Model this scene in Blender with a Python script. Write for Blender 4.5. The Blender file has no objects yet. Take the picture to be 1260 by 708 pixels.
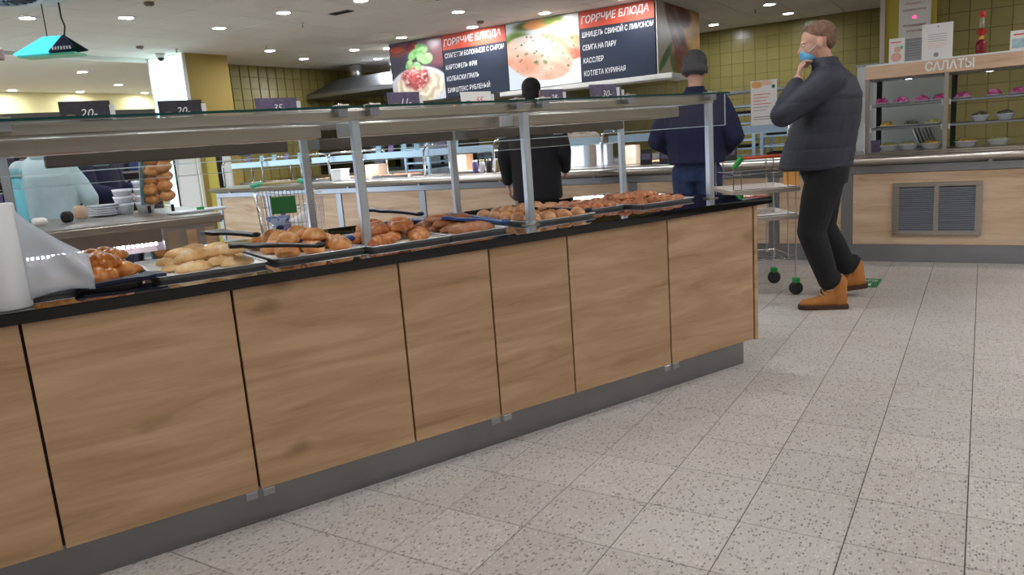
import bpy, bmesh, math, random
import numpy as np
from mathutils import Vector, Matrix

SC = bpy.context.scene
COL = SC.collection
V = Vector

# ------------------------------------------------------------------ camera, world, exposure
CAM_R = V((0.84982298, 0.52207424, -0.07238357))
CAM_U = V((-0.0387369, 0.19882704, 0.97926874))
CAM_F = V((-0.5256428, 0.82940117, -0.18919133))
CAM_C = V((-0.00237, -1.852, 1.20139))
FPX = 923.767
cd = bpy.data.cameras.new('camera')
cd.sensor_fit = 'HORIZONTAL'
cd.sensor_width = 36.0
cd.lens = 36.0 * FPX / 1260.0
cd.clip_start = 0.05
cd.clip_end = 120
cam = bpy.data.objects.new('camera', cd)
COL.objects.link(cam)
cam.matrix_world = Matrix(((CAM_R.x, CAM_U.x, -CAM_F.x, CAM_C.x),
                           (CAM_R.y, CAM_U.y, -CAM_F.y, CAM_C.y),
                           (CAM_R.z, CAM_U.z, -CAM_F.z, CAM_C.z),
                           (0, 0, 0, 1)))
SC.camera = cam

W = bpy.data.worlds.new('daylight')
SC.world = W
W.use_nodes = True
bg = W.node_tree.nodes['Background']
bg.inputs['Color'].default_value = (0.74, 0.87, 1.0, 1)
bg.inputs['Strength'].default_value = 1.5

SC.view_settings.view_transform = 'Standard'
SC.view_settings.look = 'None'
SC.view_settings.gamma = 1.0
SC.view_settings.use_curve_mapping = False
SC.view_settings.exposure = 1.08
LAMP = 120.0         # radiance of the downlight discs

rnd = random.Random(11)


# ------------------------------------------------------------------ helpers: mesh
class MB:
    def __init__(self):
        self.v = []
        self.f = []

    def add(self, vs, fs, M=None):
        o = len(self.v)
        for p in vs:
            p = V(p)
            self.v.append(M @ p if M is not None else p)
        self.f += [tuple(i + o for i in q) for q in fs]
        return self

    def box(self, x0, x1, y0, y1, z0, z1, M=None):
        vs = [(x0, y0, z0), (x1, y0, z0), (x1, y1, z0), (x0, y1, z0), (x0, y0, z1), (x1, y0, z1), (x1, y1, z1), (x0, y1, z1)]
        return self.add(vs, [(0, 3, 2, 1), (4, 5, 6, 7), (0, 1, 5, 4), (1, 2, 6, 5), (2, 3, 7, 6), (3, 0, 4, 7)], M)

    def loft(self, rings, M=None, caps=True):
        n = len(rings[0])
        vs = [p for r in rings for p in r]
        fs = []
        for k in range(len(rings) - 1):
            for i in range(n):
                j = (i + 1) % n
                fs.append((k * n + i, k * n + j, (k + 1) * n + j, (k + 1) * n + i))
        if caps:
            fs.append(tuple(range(n - 1, -1, -1)))
            fs.append(tuple((len(rings) - 1) * n + i for i in range(n)))
        return self.add(vs, fs, M)

    def lathe(self, prof, n=16, M=None, caps=True):
        rings = [[(r * math.cos(2 * math.pi * i / n), r * math.sin(2 * math.pi * i / n), z) for i in range(n)] for r, z in prof]
        return self.loft(rings, M, caps)

    def tube(self, path, r, n=8, M=None):
        path = [V(p) for p in path]
        rings = []
        up = None
        for k, p in enumerate(path):
            a = path[max(k - 1, 0)]
            b = path[min(k + 1, len(path) - 1)]
            t = (b - a).normalized()
            if up is None:
                up = V((0, 0, 1)) if abs(t.z) < .9 else V((1, 0, 0))
            s = t.cross(up).normalized()
            up = s.cross(t).normalized()
            rr = r[k] if isinstance(r, (list, tuple)) else r
            rings.append([p + s * (rr * math.cos(2 * math.pi * i / n)) + up * (rr * math.sin(2 * math.pi * i / n)) for i in range(n)])
        return self.loft(rings, M)

    def ell(self, c, rad, R=None, nu=14, nv=9, M=None):
        c = V(c)
        rings = []
        for k in range(1, nv):
            th = math.pi * k / nv
            ring = []
            for i in range(nu):
                ph = 2 * math.pi * i / nu
                q = V((rad[0] * math.sin(th) * math.cos(ph), rad[1] * math.sin(th) * math.sin(ph), -rad[2] * math.cos(th)))
                ring.append(c + (R @ q if R is not None else q))
            rings.append(ring)
        return self.loft(rings, M)

    def cap(self, p0, r0, p1, r1, n=12):
        """tapered capsule"""
        p0, p1 = V(p0), V(p1)
        t = (p1 - p0)
        L = t.length
        t = t / L if L > 1e-6 else V((0, 0, 1))
        prof = []
        for k in range(1, 5):
            a = math.pi / 2 * k / 4
            prof.append((r0 * math.sin(a), -r0 * math.cos(a)))
        for k in range(4):
            a = math.pi / 2 * k / 4
            prof.append((r1 * math.cos(a), L + r1 * math.sin(a)))
        Q = V((0, 0, 1)).rotation_difference(t).to_matrix().to_4x4()
        return self.lathe(prof, n, Matrix.Translation(p0) @ Q)

    def limb(self, pts, n=12):
        for (a, ra), (b, rb) in zip(pts[:-1], pts[1:]):
            self.cap(a, ra, b, rb, n)
        return self

    def mesh(self, name, smooth=False, bevel=0.0, seg=1):
        me = bpy.data.meshes.new(name)
        me.from_pydata([tuple(p) for p in self.v], [], self.f)
        bm = bmesh.new()
        bm.from_mesh(me)
        bmesh.ops.recalc_face_normals(bm, faces=bm.faces)
        if bevel:
            ed = [e for e in bm.edges if len(e.link_faces) == 2 and e.calc_face_angle(0) > .5]
            bmesh.ops.bevel(bm, geom=ed, offset=bevel, segments=seg, affect='EDGES', clamp_overlap=True)
        bm.to_mesh(me)
        bm.free()
        if smooth:
            me.polygons.foreach_set('use_smooth', [True] * len(me.polygons))
        return me

    def build(self, name, m, parent=None, smooth=False, bevel=0.0, seg=1, loc=None, rotz=0.0):
        return link(name, self.mesh(name, smooth, bevel, seg), m, parent, loc, rotz)


def link(name, me, m=None, parent=None, loc=None, rotz=0.0):
    if m is not None and not me.materials:
        me.materials.append(m)
    o = bpy.data.objects.new(name, me)
    COL.objects.link(o)
    if parent is not None:
        o.parent = parent
    if loc is not None:
        o.location = loc
    if rotz:
        o.rotation_euler = (0, 0, rotz)
    return o


def tag(o, label, cat, group=None, kind=None):
    o['label'] = label
    o['category'] = cat
    if group:
        o['group'] = group
    if kind:
        o['kind'] = kind
    return o


def struct(o):
    o['kind'] = 'structure'
    return o


def thing(name, label, cat, loc=(0, 0, 0), rotz=0.0, group=None):
    o = bpy.data.objects.new(name, None)
    o.empty_display_size = .1
    COL.objects.link(o)
    o.location = loc
    o.rotation_euler = (0, 0, rotz)
    return tag(o, label, cat, group)


def dup(o, loc, rotz=0.0, label=None, group=None, scale=None, rot=None):
    def cp(s, par):
        c = s.copy()
        COL.objects.link(c)
        if par is not None:
            c.parent = par
        for ch in list(s.children):
            cp(ch, c)
        return c
    r = cp(o, None)
    r.location = loc
    r.rotation_euler = rot if rot is not None else (0, 0, rotz)
    if scale:
        r.scale = scale if isinstance(scale, (tuple, list)) else (scale,) * 3
    if label:
        r['label'] = label
    if group:
        r['group'] = group
    return r


def organic(mb, voxel, sm=4):
    me = mb.mesh('tmp')
    o = bpy.data.objects.new('tmp', me)
    COL.objects.link(o)
    m = o.modifiers.new('r', 'REMESH')
    m.mode = 'VOXEL'
    m.voxel_size = voxel
    m.use_smooth_shade = True
    if sm:
        s = o.modifiers.new('s', 'SMOOTH')
        s.iterations = sm
        s.factor = .5
    dg = bpy.context.evaluated_depsgraph_get()
    dg.update()
    out = bpy.data.meshes.new_from_object(o.evaluated_get(dg))
    bpy.data.objects.remove(o)
    bpy.data.meshes.remove(me)
    out.materials.clear()
    out.polygons.foreach_set('use_smooth', [True] * len(out.polygons))
    return out


def lettering(body, m, parent, x, z, y=0.0, w=None, h=.05, shear=0.0, name='lettering', align='L', tilt=0.0, bold=0.0, facing=-1):
    """flat text in the local XZ plane, facing -Y; x,z = lower left corner, h = cap height, w = total width (None: natural)"""
    c = bpy.data.curves.new('t', 'FONT')
    c.body = body
    c.size = 1.0
    c.shear = shear
    c.offset = bold
    c.resolution_u = 2
    o = bpy.data.objects.new('t', c)
    COL.objects.link(o)
    dg = bpy.context.evaluated_depsgraph_get()
    dg.update()
    me = bpy.data.meshes.new_from_object(o.evaluated_get(dg))
    bpy.data.objects.remove(o)
    co = np.zeros(len(me.vertices) * 3)
    me.vertices.foreach_get('co', co)
    co = co.reshape(-1, 3)
    x0, x1 = co[:, 0].min(), co[:, 0].max()
    sy = h / .73
    sx = sy if w is None else w / (x1 - x0)
    px = (co[:, 0] - x0) * sx
    if align == 'C':
        px -= (x1 - x0) * sx / 2
    pz = co[:, 1] * sy + px * math.tan(tilt)
    out = np.stack([x + px, np.full(len(px), y), z + pz], 1)
    me.vertices.foreach_set('co', out.ravel())
    me.materials.clear()
    me.update()
    return link(name, me, m, parent)


# ------------------------------------------------------------------ helpers: materials
def lin(c):
    return tuple(((v / 255.0) / 12.92 if v <= 10 else (((v / 255.0) + .055) / 1.055) ** 2.4) for v in c)


def newmat(name):
    m = bpy.data.materials.new(name)
    m.use_nodes = True
    return m, m.node_tree, m.node_tree.nodes['Principled BSDF']


def pm(name, rgb, rough=.5, metal=0.0, var=0.0, vscale=8.0, emit=0.0, spec=.5, alpha=1.0, bump=0.0, stretch=(1, 1, 1), trans=0.0):
    m, nt, b = newmat(name)
    c = lin(rgb)
    b.inputs['Base Color'].default_value = (*c, 1)
    b.inputs['Roughness'].default_value = rough
    b.inputs['Metallic'].default_value = metal
    b.inputs['Specular IOR Level'].default_value = spec
    b.inputs['Alpha'].default_value = alpha
    b.inputs['Transmission Weight'].default_value = trans
    if emit:
        b.inputs['Emission Color'].default_value = (*c, 1)
        b.inputs['Emission Strength'].default_value = emit
    if var or bump:
        tc = nt.nodes.new('ShaderNodeTexCoord')
        mp = nt.nodes.new('ShaderNodeMapping')
        mp.inputs['Scale'].default_value = stretch
        nz = nt.nodes.new('ShaderNodeTexNoise')
        nz.inputs['Scale'].default_value = vscale
        nz.inputs['Detail'].default_value = 5
        nt.links.new(tc.outputs['Object'], mp.inputs['Vector'])
        nt.links.new(mp.outputs['Vector'], nz.inputs['Vector'])
        if var:
            r = nt.nodes.new('ShaderNodeValToRGB')
            r.color_ramp.elements[0].position = .3
            r.color_ramp.elements[1].position = .7
            r.color_ramp.elements[0].color = (*[x * (1 - var) for x in c], 1)
            r.color_ramp.elements[1].color = (*[min(1, x * (1 + var)) for x in c], 1)
            nt.links.new(nz.outputs['Fac'], r.inputs['Fac'])
            nt.links.new(r.outputs['Color'], b.inputs['Base Color'])
        if bump:
            bp = nt.nodes.new('ShaderNodeBump')
            bp.inputs['Strength'].default_value = bump
            bp.inputs['Distance'].default_value = .01
            nt.links.new(nz.outputs['Fac'], bp.inputs['Height'])
            nt.links.new(bp.outputs['Normal'], b.inputs['Normal'])
    return m


def ramp(nt, fac, stops):
    r = nt.nodes.new('ShaderNodeValToRGB')
    e = r.color_ramp.elements
    while len(e) > 2:
        e.remove(e[-1])
    for i, (p, c) in enumerate(stops):
        if i < 2:
            e[i].position = p
            el = e[i]
        else:
            el = e.new(p)
        el.color = (*lin(c), 1)
    nt.links.new(fac, r.inputs['Fac'])
    return r.outputs['Color']


def wood_mat(name, stops, sx=1.0, knots=True, axis='x', rough=.5):
    m, nt, b = newmat(name)
    L = nt.links.new
    tc = nt.nodes.new('ShaderNodeTexCoord')
    oi = nt.nodes.new('ShaderNodeObjectInfo')
    mul = nt.nodes.new('ShaderNodeVectorMath')
    mul.operation = 'SCALE'
    mul.inputs[0].default_value = (7.3, 3.1, 5.7)
    L(oi.outputs['Random'], mul.inputs['Scale'])
    addn = nt.nodes.new('ShaderNodeVectorMath')
    L(tc.outputs['Object'], addn.inputs[0])
    L(mul.outputs[0], addn.inputs[1])
    mp = nt.nodes.new('ShaderNodeMapping')
    mp.inputs['Scale'].default_value = (.9 * sx, 1.0, 7.0 * sx)
    L(addn.outputs[0], mp.inputs['Vector'])
    n1 = nt.nodes.new('ShaderNodeTexNoise')
    n1.inputs['Scale'].default_value = 1.7
    n1.inputs['Detail'].default_value = 9
    n1.inputs['Roughness'].default_value = .62
    n1.inputs['Distortion'].default_value = .8
    L(mp.outputs[0], n1.inputs['Vector'])
    mp2 = nt.nodes.new('ShaderNodeMapping')
    mp2.inputs['Scale'].default_value = (5 * sx, 1, 120 * sx)
    L(addn.outputs[0], mp2.inputs['Vector'])
    n2 = nt.nodes.new('ShaderNodeTexNoise')
    n2.inputs['Scale'].default_value = 1.0
    n2.inputs['Detail'].default_value = 3
    L(mp2.outputs[0], n2.inputs['Vector'])
    mx = nt.nodes.new('ShaderNodeMath')
    mx.operation = 'MULTIPLY_ADD'
    L(n2.outputs['Fac'], mx.inputs[0])
    mx.inputs[1].default_value = .16
    L(n1.outputs['Fac'], mx.inputs[2])
    col = ramp(nt, mx.outputs[0], stops)
    if knots:
        mp3 = nt.nodes.new('ShaderNodeMapping')
        mp3.inputs['Scale'].default_value = (2.6, .4, 4.6)
        L(addn.outputs[0], mp3.inputs['Vector'])
        vo = nt.nodes.new('ShaderNodeTexVoronoi')
        vo.inputs['Scale'].default_value = 1.0
        nd = nt.nodes.new('ShaderNodeTexNoise')
        nd.inputs['Scale'].default_value = 9
        L(addn.outputs[0], nd.inputs['Vector'])
        sc = nt.nodes.new('ShaderNodeVectorMath')
        sc.operation = 'MULTIPLY_ADD'
        L(nd.outputs['Color'], sc.inputs[0])
        sc.inputs[1].default_value = (.22, .22, .22)
        L(mp3.outputs[0], sc.inputs[2])
        L(sc.outputs[0], vo.inputs['Vector'])
        kr = nt.nodes.new('ShaderNodeMapRange')
        kr.inputs['From Min'].default_value = .04
        kr.inputs['From Max'].default_value = .17
        kr.inputs['To Min'].default_value = .5
        kr.inputs['To Max'].default_value = 0
        L(vo.outputs['Distance'], kr.inputs['Value'])
        mix = nt.nodes.new('ShaderNodeMix')
        mix.data_type = 'RGBA'
        L(kr.outputs[0], mix.inputs['Factor'])
        L(col, mix.inputs['A'])
        mix.inputs['B'].default_value = (*lin((96, 58, 32)), 1)
        col = mix.outputs['Result']
    L(col, b.inputs['Base Color'])
    b.inputs['Roughness'].default_value = rough
    return m


def arch_glass(name, tint, refl=1.0, rough=0.0, edge=1.45, haze=0.0):
    m, nt, b = newmat(name)
    nt.nodes.remove(b)
    L = nt.links.new
    out = nt.nodes['Material Output']
    tr = nt.nodes.new('ShaderNodeBsdfTransparent')
    tr.inputs['Color'].default_value = (*tint, 1)
    gl = nt.nodes.new('ShaderNodeBsdfGlossy')
    gl.inputs['Roughness'].default_value = rough
    fr = nt.nodes.new('ShaderNodeFresnel')
    fr.inputs['IOR'].default_value = edge
    mu = nt.nodes.new('ShaderNodeMath')
    mu.operation = 'MULTIPLY'
    mu.inputs[1].default_value = refl
    L(fr.outputs[0], mu.inputs[0])
    gm = nt.nodes.new('ShaderNodeNewGeometry')
    inv = nt.nodes.new('ShaderNodeMath')
    inv.operation = 'SUBTRACT'
    inv.inputs[0].default_value = 1.0
    L(gm.outputs['Backfacing'], inv.inputs[1])
    mu2 = nt.nodes.new('ShaderNodeMath')
    mu2.operation = 'MULTIPLY'
    L(mu.outputs[0], mu2.inputs[0])
    L(inv.outputs[0], mu2.inputs[1])
    mu = mu2
    mx = nt.nodes.new('ShaderNodeMixShader')
    L(mu.outputs[0], mx.inputs[0])
    L(tr.outputs[0], mx.inputs[1])
    L(gl.outputs[0], mx.inputs[2])
    last = mx.outputs[0]
    if haze:
        df = nt.nodes.new('ShaderNodeBsdfDiffuse')
        df.inputs['Color'].default_value = (.8, .84, .88, 1)
        tl = nt.nodes.new('ShaderNodeBsdfTranslucent')
        tl.inputs['Color'].default_value = (.8, .84, .88, 1)
        m1 = nt.nodes.new('ShaderNodeMixShader')
        m1.inputs[0].default_value = .5
        L(df.outputs[0], m1.inputs[1])
        L(tl.outputs[0], m1.inputs[2])
        m2 = nt.nodes.new('ShaderNodeMixShader')
        m2.inputs[0].default_value = haze
        L(last, m2.inputs[1])
        L(m1.outputs[0], m2.inputs[2])
        last = m2.outputs[0]
    L(last, out.inputs['Surface'])
    return m


def floor_mat():
    m, nt, b = newmat('terrazzo')
    L = nt.links.new
    g = nt.nodes.new('ShaderNodeNewGeometry')
    oi = nt.nodes.new('ShaderNodeObjectInfo')
    n0 = nt.nodes.new('ShaderNodeTexNoise')
    n0.inputs['Scale'].default_value = 1.3
    n0.inputs['Detail'].default_value = 3
    L(g.outputs['Position'], n0.inputs['Vector'])
    base = ramp(nt, n0.outputs['Fac'], [(.3, (184, 175, 166)), (.7, (194, 188, 181))])
    v1 = nt.nodes.new('ShaderNodeTexVoronoi')
    v1.inputs['Scale'].default_value = 120
    v1.inputs['Randomness'].default_value = 1
    mp = nt.nodes.new('ShaderNodeMapping')
    mp.inputs['Scale'].default_value = (1.0, .55, 1)
    L(g.outputs['Position'], mp.inputs['Vector'])
    L(mp.outputs[0], v1.inputs['Vector'])
    # random chip colours: light, beige, dark
    sep = nt.nodes.new('ShaderNodeSeparateColor')
    L(v1.outputs['Color'], sep.inputs[0])
    chips = ramp(nt, sep.outputs[0], [(0.0, (116, 110, 104)), (.20, (140, 133, 126)), (.34, (172, 162, 152)), (.6, (194, 187, 180)), (1.0, (208, 202, 195))])
    mask = nt.nodes.new('ShaderNodeMapRange')
    mask.inputs['From Min'].default_value = .30
    mask.inputs['From Max'].default_value = .52
    mask.inputs['To Min'].default_value = 1
    mask.inputs['To Max'].default_value = 0
    L(v1.outputs['Distance'], mask.inputs['Value'])
    mix = nt.nodes.new('ShaderNodeMix')
    mix.data_type = 'RGBA'
    L(mask.outputs[0], mix.inputs['Factor'])
    L(base, mix.inputs['A'])
    L(chips, mix.inputs['B'])
    # per tile tone
    mr = nt.nodes.new('ShaderNodeMapRange')
    mr.inputs['To Min'].default_value = .93
    mr.inputs['To Max'].default_value = 1.03
    L(oi.outputs['Random'], mr.inputs['Value'])
    vm = nt.nodes.new('ShaderNodeVectorMath')
    vm.operation = 'SCALE'
    L(mix.outputs['Result'], vm.inputs[0])
    L(mr.outputs[0], vm.inputs['Scale'])
    L(vm.outputs[0], b.inputs['Base Color'])
    b.inputs['Roughness'].default_value = .42
    b.inputs['Specular IOR Level'].default_value = .35
    return m


def tile_mat(name, a, c, rough=.25):
    m, nt, b = newmat(name)
    L = nt.links.new
    oi = nt.nodes.new('ShaderNodeObjectInfo')
    g = nt.nodes.new('ShaderNodeNewGeometry')
    n0 = nt.nodes.new('ShaderNodeTexNoise')
    n0.inputs['Scale'].default_value = 3
    L(g.outputs['Position'], n0.inputs['Vector'])
    ad = nt.nodes.new('ShaderNodeMath')
    ad.operation = 'MULTIPLY_ADD'
    L(oi.outputs['Random'], ad.inputs[0])
    ad.inputs[1].default_value = .5
    sc = nt.nodes.new('ShaderNodeMath')
    sc.operation = 'MULTIPLY'
    sc.inputs[1].default_value = .5
    L(n0.outputs['Fac'], sc.inputs[0])
    L(sc.outputs[0], ad.inputs[2])
    L(ramp(nt, ad.outputs[0], [(.1, a), (.9, c)]), b.inputs['Base Color'])
    b.inputs['Roughness'].default_value = rough
    return m


def food_mat(name, stops, rough=.35, scale=22, bump=.3):
    m, nt, b = newmat(name)
    L = nt.links.new
    tc = nt.nodes.new('ShaderNodeTexCoord')
    oi = nt.nodes.new('ShaderNodeObjectInfo')
    ad = nt.nodes.new('ShaderNodeVectorMath')
    L(tc.outputs['Object'], ad.inputs[0])
    L(oi.outputs['Random'], ad.inputs[1])
    n = nt.nodes.new('ShaderNodeTexNoise')
    n.inputs['Scale'].default_value = scale
    n.inputs['Detail'].default_value = 4
    L(ad.outputs[0], n.inputs['Vector'])
    L(ramp(nt, n.outputs['Fac'], stops), b.inputs['Base Color'])
    bp = nt.nodes.new('ShaderNodeBump')
    bp.inputs['Strength'].default_value = bump
    bp.inputs['Distance'].default_value = .006
    L(n.outputs['Fac'], bp.inputs['Height'])
    L(bp.outputs[0], b.inputs['Normal'])
    b.inputs['Roughness'].default_value = rough
    return m


def paint_mat():
    m, nt, b = newmat('printed_photo')
    at = nt.nodes.new('ShaderNodeAttribute')
    at.attribute_name = 'paint'
    nt.links.new(at.outputs['Color'], b.inputs['Base Color'])
    b.inputs['Roughness'].default_value = .3
    return m


M = dict(
    oak=wood_mat('light_oak', [(.34, (146, 112, 78)), (.47, (168, 133, 98)), (.58, (178, 144, 108)), (.74, (192, 158, 122))]),
    pale=wood_mat('pale_oak', [(.32, (176, 142, 110)), (.48, (200, 168, 136)), (.62, (212, 184, 154)), (.76, (222, 198, 170))], knots=False),
    steel=pm('brushed_steel', (182, 176, 168), .30, 1.0, .05, 3, stretch=(1, 1, 30)),
    steel_d=pm('dull_steel', (160, 164, 170), .36, 1.0, .06, 5),
    toe=pm('toe_steel', (136, 136, 138), .32, 1.0, .06, 5),
    slatm=pm('slat_steel', (186, 190, 200), .55, .8),
    post=pm('post_steel', (196, 204, 212), .40, 1.0),
    alu=pm('satin_aluminium', (222, 222, 222), .34, .45),
    chrome=pm('chrome', (220, 222, 225), .12, 1.0),
    black=pm('black_plastic', (20, 20, 22), .35),
    blackglass=pm('black_worktop', (5, 5, 6), .03, spec=.5),
    joint=pm('joint_brown', (52, 36, 24), .8),
    dark=pm('dark_interior', (30, 28, 27), .8),
    grout=pm('floor_grout', (92, 86, 80), .9),
    floor=floor_mat(),
    ceil=tile_mat('ceiling_board', (214, 208, 198), (222, 217, 208), .9),
    ceilgap=pm('ceiling_grid', (120, 114, 106), .9),
    hallceil=pm('hall_ceiling', (214, 208, 196), .9),
    hallwall=pm('hall_wall', (226, 214, 160), .9),
    hallwall2=pm('shop_wall', (196, 186, 168), .9),
    tile=tile_mat('olive_tile', (141, 129, 74), (154, 143, 86)),
    tileback=pm('tile_joint', (88, 82, 40), .9),
    yellow=pm('yellow_paint', (196, 178, 74), .7),
    lamp=pm('lamp_disc', (246, 249, 255), .5, emit=LAMP),
    smalllamp=pm('case_lamp', (235, 242, 255), .5, emit=6),
    strip=pm('strip_light', (236, 244, 255), .5, emit=24),
    led=pm('led_strip', (236, 230, 255), .5, emit=16),
    daylit_face=pm('daylit_face_glow', (214, 250, 255), .5, emit=1.1),  # daylit column face, its brightness put in as emission
    white=pm('white_plastic', (232, 232, 230), .4),
    whitep=pm('white_paint', (226, 224, 218), .6),
    paper=pm('paper', (236, 233, 228), .7),
    ring=pm('lamp_ring', (225, 222, 216), .4),
    glass=arch_glass('clear_glass', (.972, .978, .976), 1.0),
    tglass=arch_glass('shelf_glass', (.95, .972, .966), .9),
    acryl=arch_glass('acrylic', (.96, .97, .98), .45),
    haze=arch_glass('cling_bag', (.92, .94, .96), .8, .2, haze=.62),
    edge=pm('glass_edge', (12, 62, 60), .12),
    fix=pm('pale_blue_sky_glint', (150, 196, 214), .35, .2),  # sky reflection on the steel clamps put into the colour; plain pale blue elsewhere
    screen=pm('screen_blue', (60, 190, 255), .4, emit=1.2),
    screen2=pm('screen_dark', (40, 34, 66), .3),
    red=pm('red_print', (206, 40, 48), .6),
    bred=pm('banner_orange', (214, 84, 58), .55, var=.05, vscale=4),
    navy=pm('banner_navy', (28, 38, 58), .55),
    txt=pm('white_print', (240, 240, 238), .6),
    txtg=pm('grey_print', (150, 140, 140), .7),
    photo=paint_mat(),
    card=pm('price_card', (44, 38, 48), .5, var=.5, vscale=30),
    cardv=pm('price_card_violet', (92, 82, 108), .5, var=.35, vscale=30),
    green=pm('green_plastic', (30, 150, 62), .4),
    greend=pm('green_sign', (22, 96, 40), .55),
    orange=pm('orange_handle', (206, 84, 44), .4),
    teal=pm('teal_plastic', (90, 200, 160), .4),
    cream=pm('cream_plastic', (190, 176, 120), .5),
    rubber=pm('rubber', (38, 40, 40), .7),
    blue=pm('blue_tong', (34, 70, 128), .35),
    navyt=pm('navy_tong', (20, 30, 54), .3),
    skin=pm('skin', (206, 158, 136), .6, var=.06, vscale=20),
    lilac=pm('lilac', (112, 96, 150), .4),
)


# ------------------------------------------------------------------ frames of reference
TOE = V((-1.00829, 1.90748, 0))
ANG = math.radians(65.33)
DS = V((math.cos(ANG), math.sin(ANG), 0))
DW = V((math.sin(ANG), -math.cos(ANG), 0))


def CW(s, w, z=0.0):
    return TOE + DS * s + DW * w + V((0, 0, z))


def screen(p):
    d = V(p) - CAM_C
    z = d.dot(CAM_F)
    if z <= .05:
        return None
    return (630 + FPX * d.dot(CAM_R) / z, 354 - FPX * d.dot(CAM_U) / z)


def tile_field(parent, name, org, ux, uy, nx, ny, su, sv, gap, thick, m, hidden=None, nmax=295, bev=.0012):
    """tiles of size su x sv on the plane org + ux*i*su + uy*j*sv; normal = ux x uy; the nmax that show largest are parts, the rest one stuff part"""
    org, ux, uy = V(org), V(ux), V(uy)
    nn = ux.cross(uy)
    R = Matrix(((ux.x, uy.x, nn.x), (ux.y, uy.y, nn.y), (ux.z, uy.z, nn.z)))
    a, b = (su - gap) / 2, (sv - gap) / 2
    t = MB()
    t.loft([[(-a, -b, -thick), (a, -b, -thick), (a, b, -thick), (-a, b, -thick)],
            [(-a, -b, -bev), (a, -b, -bev), (a, b, -bev), (-a, b, -bev)],
            [(-a + bev, -b + bev, 0), (a - bev, -b + bev, 0), (a - bev, b - bev, 0), (-a + bev, b - bev, 0)]])
    t.f.pop(-2)
    me = bpy.data.meshes.new(name)
    me.from_pydata([tuple(R @ p) for p in t.v], [], t.f)
    me.materials.append(m)
    cells = []
    for i in range(nx):
        for j in range(ny):
            c = org + ux * ((i + .5) * su) + uy * ((j + .5) * sv)
            q = screen(c)
            area = 0
            if q and -40 < q[0] < 1300 and -40 < q[1] < 748 and not (hidden and hidden(c)):
                k = [screen(c + ux * (dx * su / 2) + uy * (dy * sv / 2)) for dx, dy in ((-1, -1), (1, -1), (1, 1), (-1, 1))]
                if all(k):
                    area = abs(sum(k[h][0] * k[(h + 1) % 4][1] - k[(h + 1) % 4][0] * k[h][1] for h in range(4))) / 2
            cells.append((area, c))
    cells.sort(key=lambda e: -e[0])
    rest = MB()
    for n, (area, c) in enumerate(cells):
        if n < nmax and area > 8:
            o = link(name, me, None, parent)
            o.location = c
        else:
            rest.add([R @ p + c for p in t.v], t.f)
    if rest.v:
        rme = bpy.data.meshes.new(name + '_field')
        rme.from_pydata([tuple(p) for p in rest.v], [], rest.f)
        r = link(name + '_field', rme, m, parent)
        r['kind'] = 'stuff'


# ------------------------------------------------------------------ room shell
HC = 2.86
fl = struct(MB().box(-17, 7, -6, 13, -.06, -.004).build('floor', M['grout']))


def floor_hidden(c):
    d = c - TOE
    return (d.dot(DS) < .05 and d.dot(DW) < -.02) or c.y > 5.0 or (c.x < -1.6 and c.y > 3.2)


tile_field(fl, 'floor_tile', (-16.8, -5.7, 0), (1, 0, 0), (0, 1, 0), 76, 60, .3, .3, .0032, .004, M['floor'], floor_hidden)

ce = struct(MB().box(-10.95, 7, -6, 12.2, HC + .012, HC + .10).build('ceiling', M['ceilgap']))
tile_field(ce, 'ceiling_tile', (-10.94, 12.08, HC), (1, 0, 0), (0, -1, 0), 29, 30, .6, .6, .008, .012, M['ceil'], None, bev=.003)
struct(MB().box(-17, -10.955, 1.0, 13, HC + .0, HC + .1).build('ceiling_hall', M['hallceil']))
struct(MB().box(-11.06, -10.95, 1.0, 5.5, HC - .05, HC + .1).build('trim_1', M['whitep']))
struct(MB().box(-16.2, -16.0, 1.0, 13, 0, HC + .0).build('wall_hall', M['hallwall']))

wl = struct(MB().box(-11.2, -11.0, 6.3, 12.2, 0, HC).build('wall_left', M['tileback']))
tile_field(wl, 'wall_tile', (-10.988, 11.8, .06), (0, -1, 0), (0, 0, 1), 27, 14, .2, .2, .005, .012, M['tile'], lambda c: c.z < 1.2)
wb = struct(MB().box(-11.2, -.9, 11.8, 12.0, 0, HC).build('wall_back', M['tileback']))
tile_field(wb, 'wall_tile', (-10.98, 11.788, .06), (1, 0, 0), (0, 0, 1), 49, 14, .2, .2, .005, .012, M['tile'],
           lambda c: c.z < 1.2 or (-8.6 < c.x < -4.3) or c.x > -1.3)
wr = struct(MB().box(-1.0, 7, 8.3, 8.5, 0, HC).build('wall_right', M['tileback']))
tile_field(wr, 'wall_tile', (-.98, 8.288, .06), (1, 0, 0), (0, 0, 1), 39, 14, .2, .2, .005, .012, M['tile'], lambda c: c.z < .9 or c.x < -.7)
struct(MB().box(-1.0, -.9, 8.3, 11.8, 0, HC).build('wall_side', M['tileback']))
struct(MB().box(-10.95, 7.1, -6.2, -6.0, 0, HC).build('wall_front', M['hallwall2']))
struct(MB().box(7.0, 7.2, -6.0, 8.5, 0, HC).build('wall_east', M['hallwall2']))
# column with the electric cabinet
struct(MB().box(-1.02, -.50, 8.05, 8.285, 0, HC).build('trim_2', M['yellow']))
struct(MB().box(-1.05, -1.0, 8.02, 8.07, 0, HC).build('trim_3', M['steel']))
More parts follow.
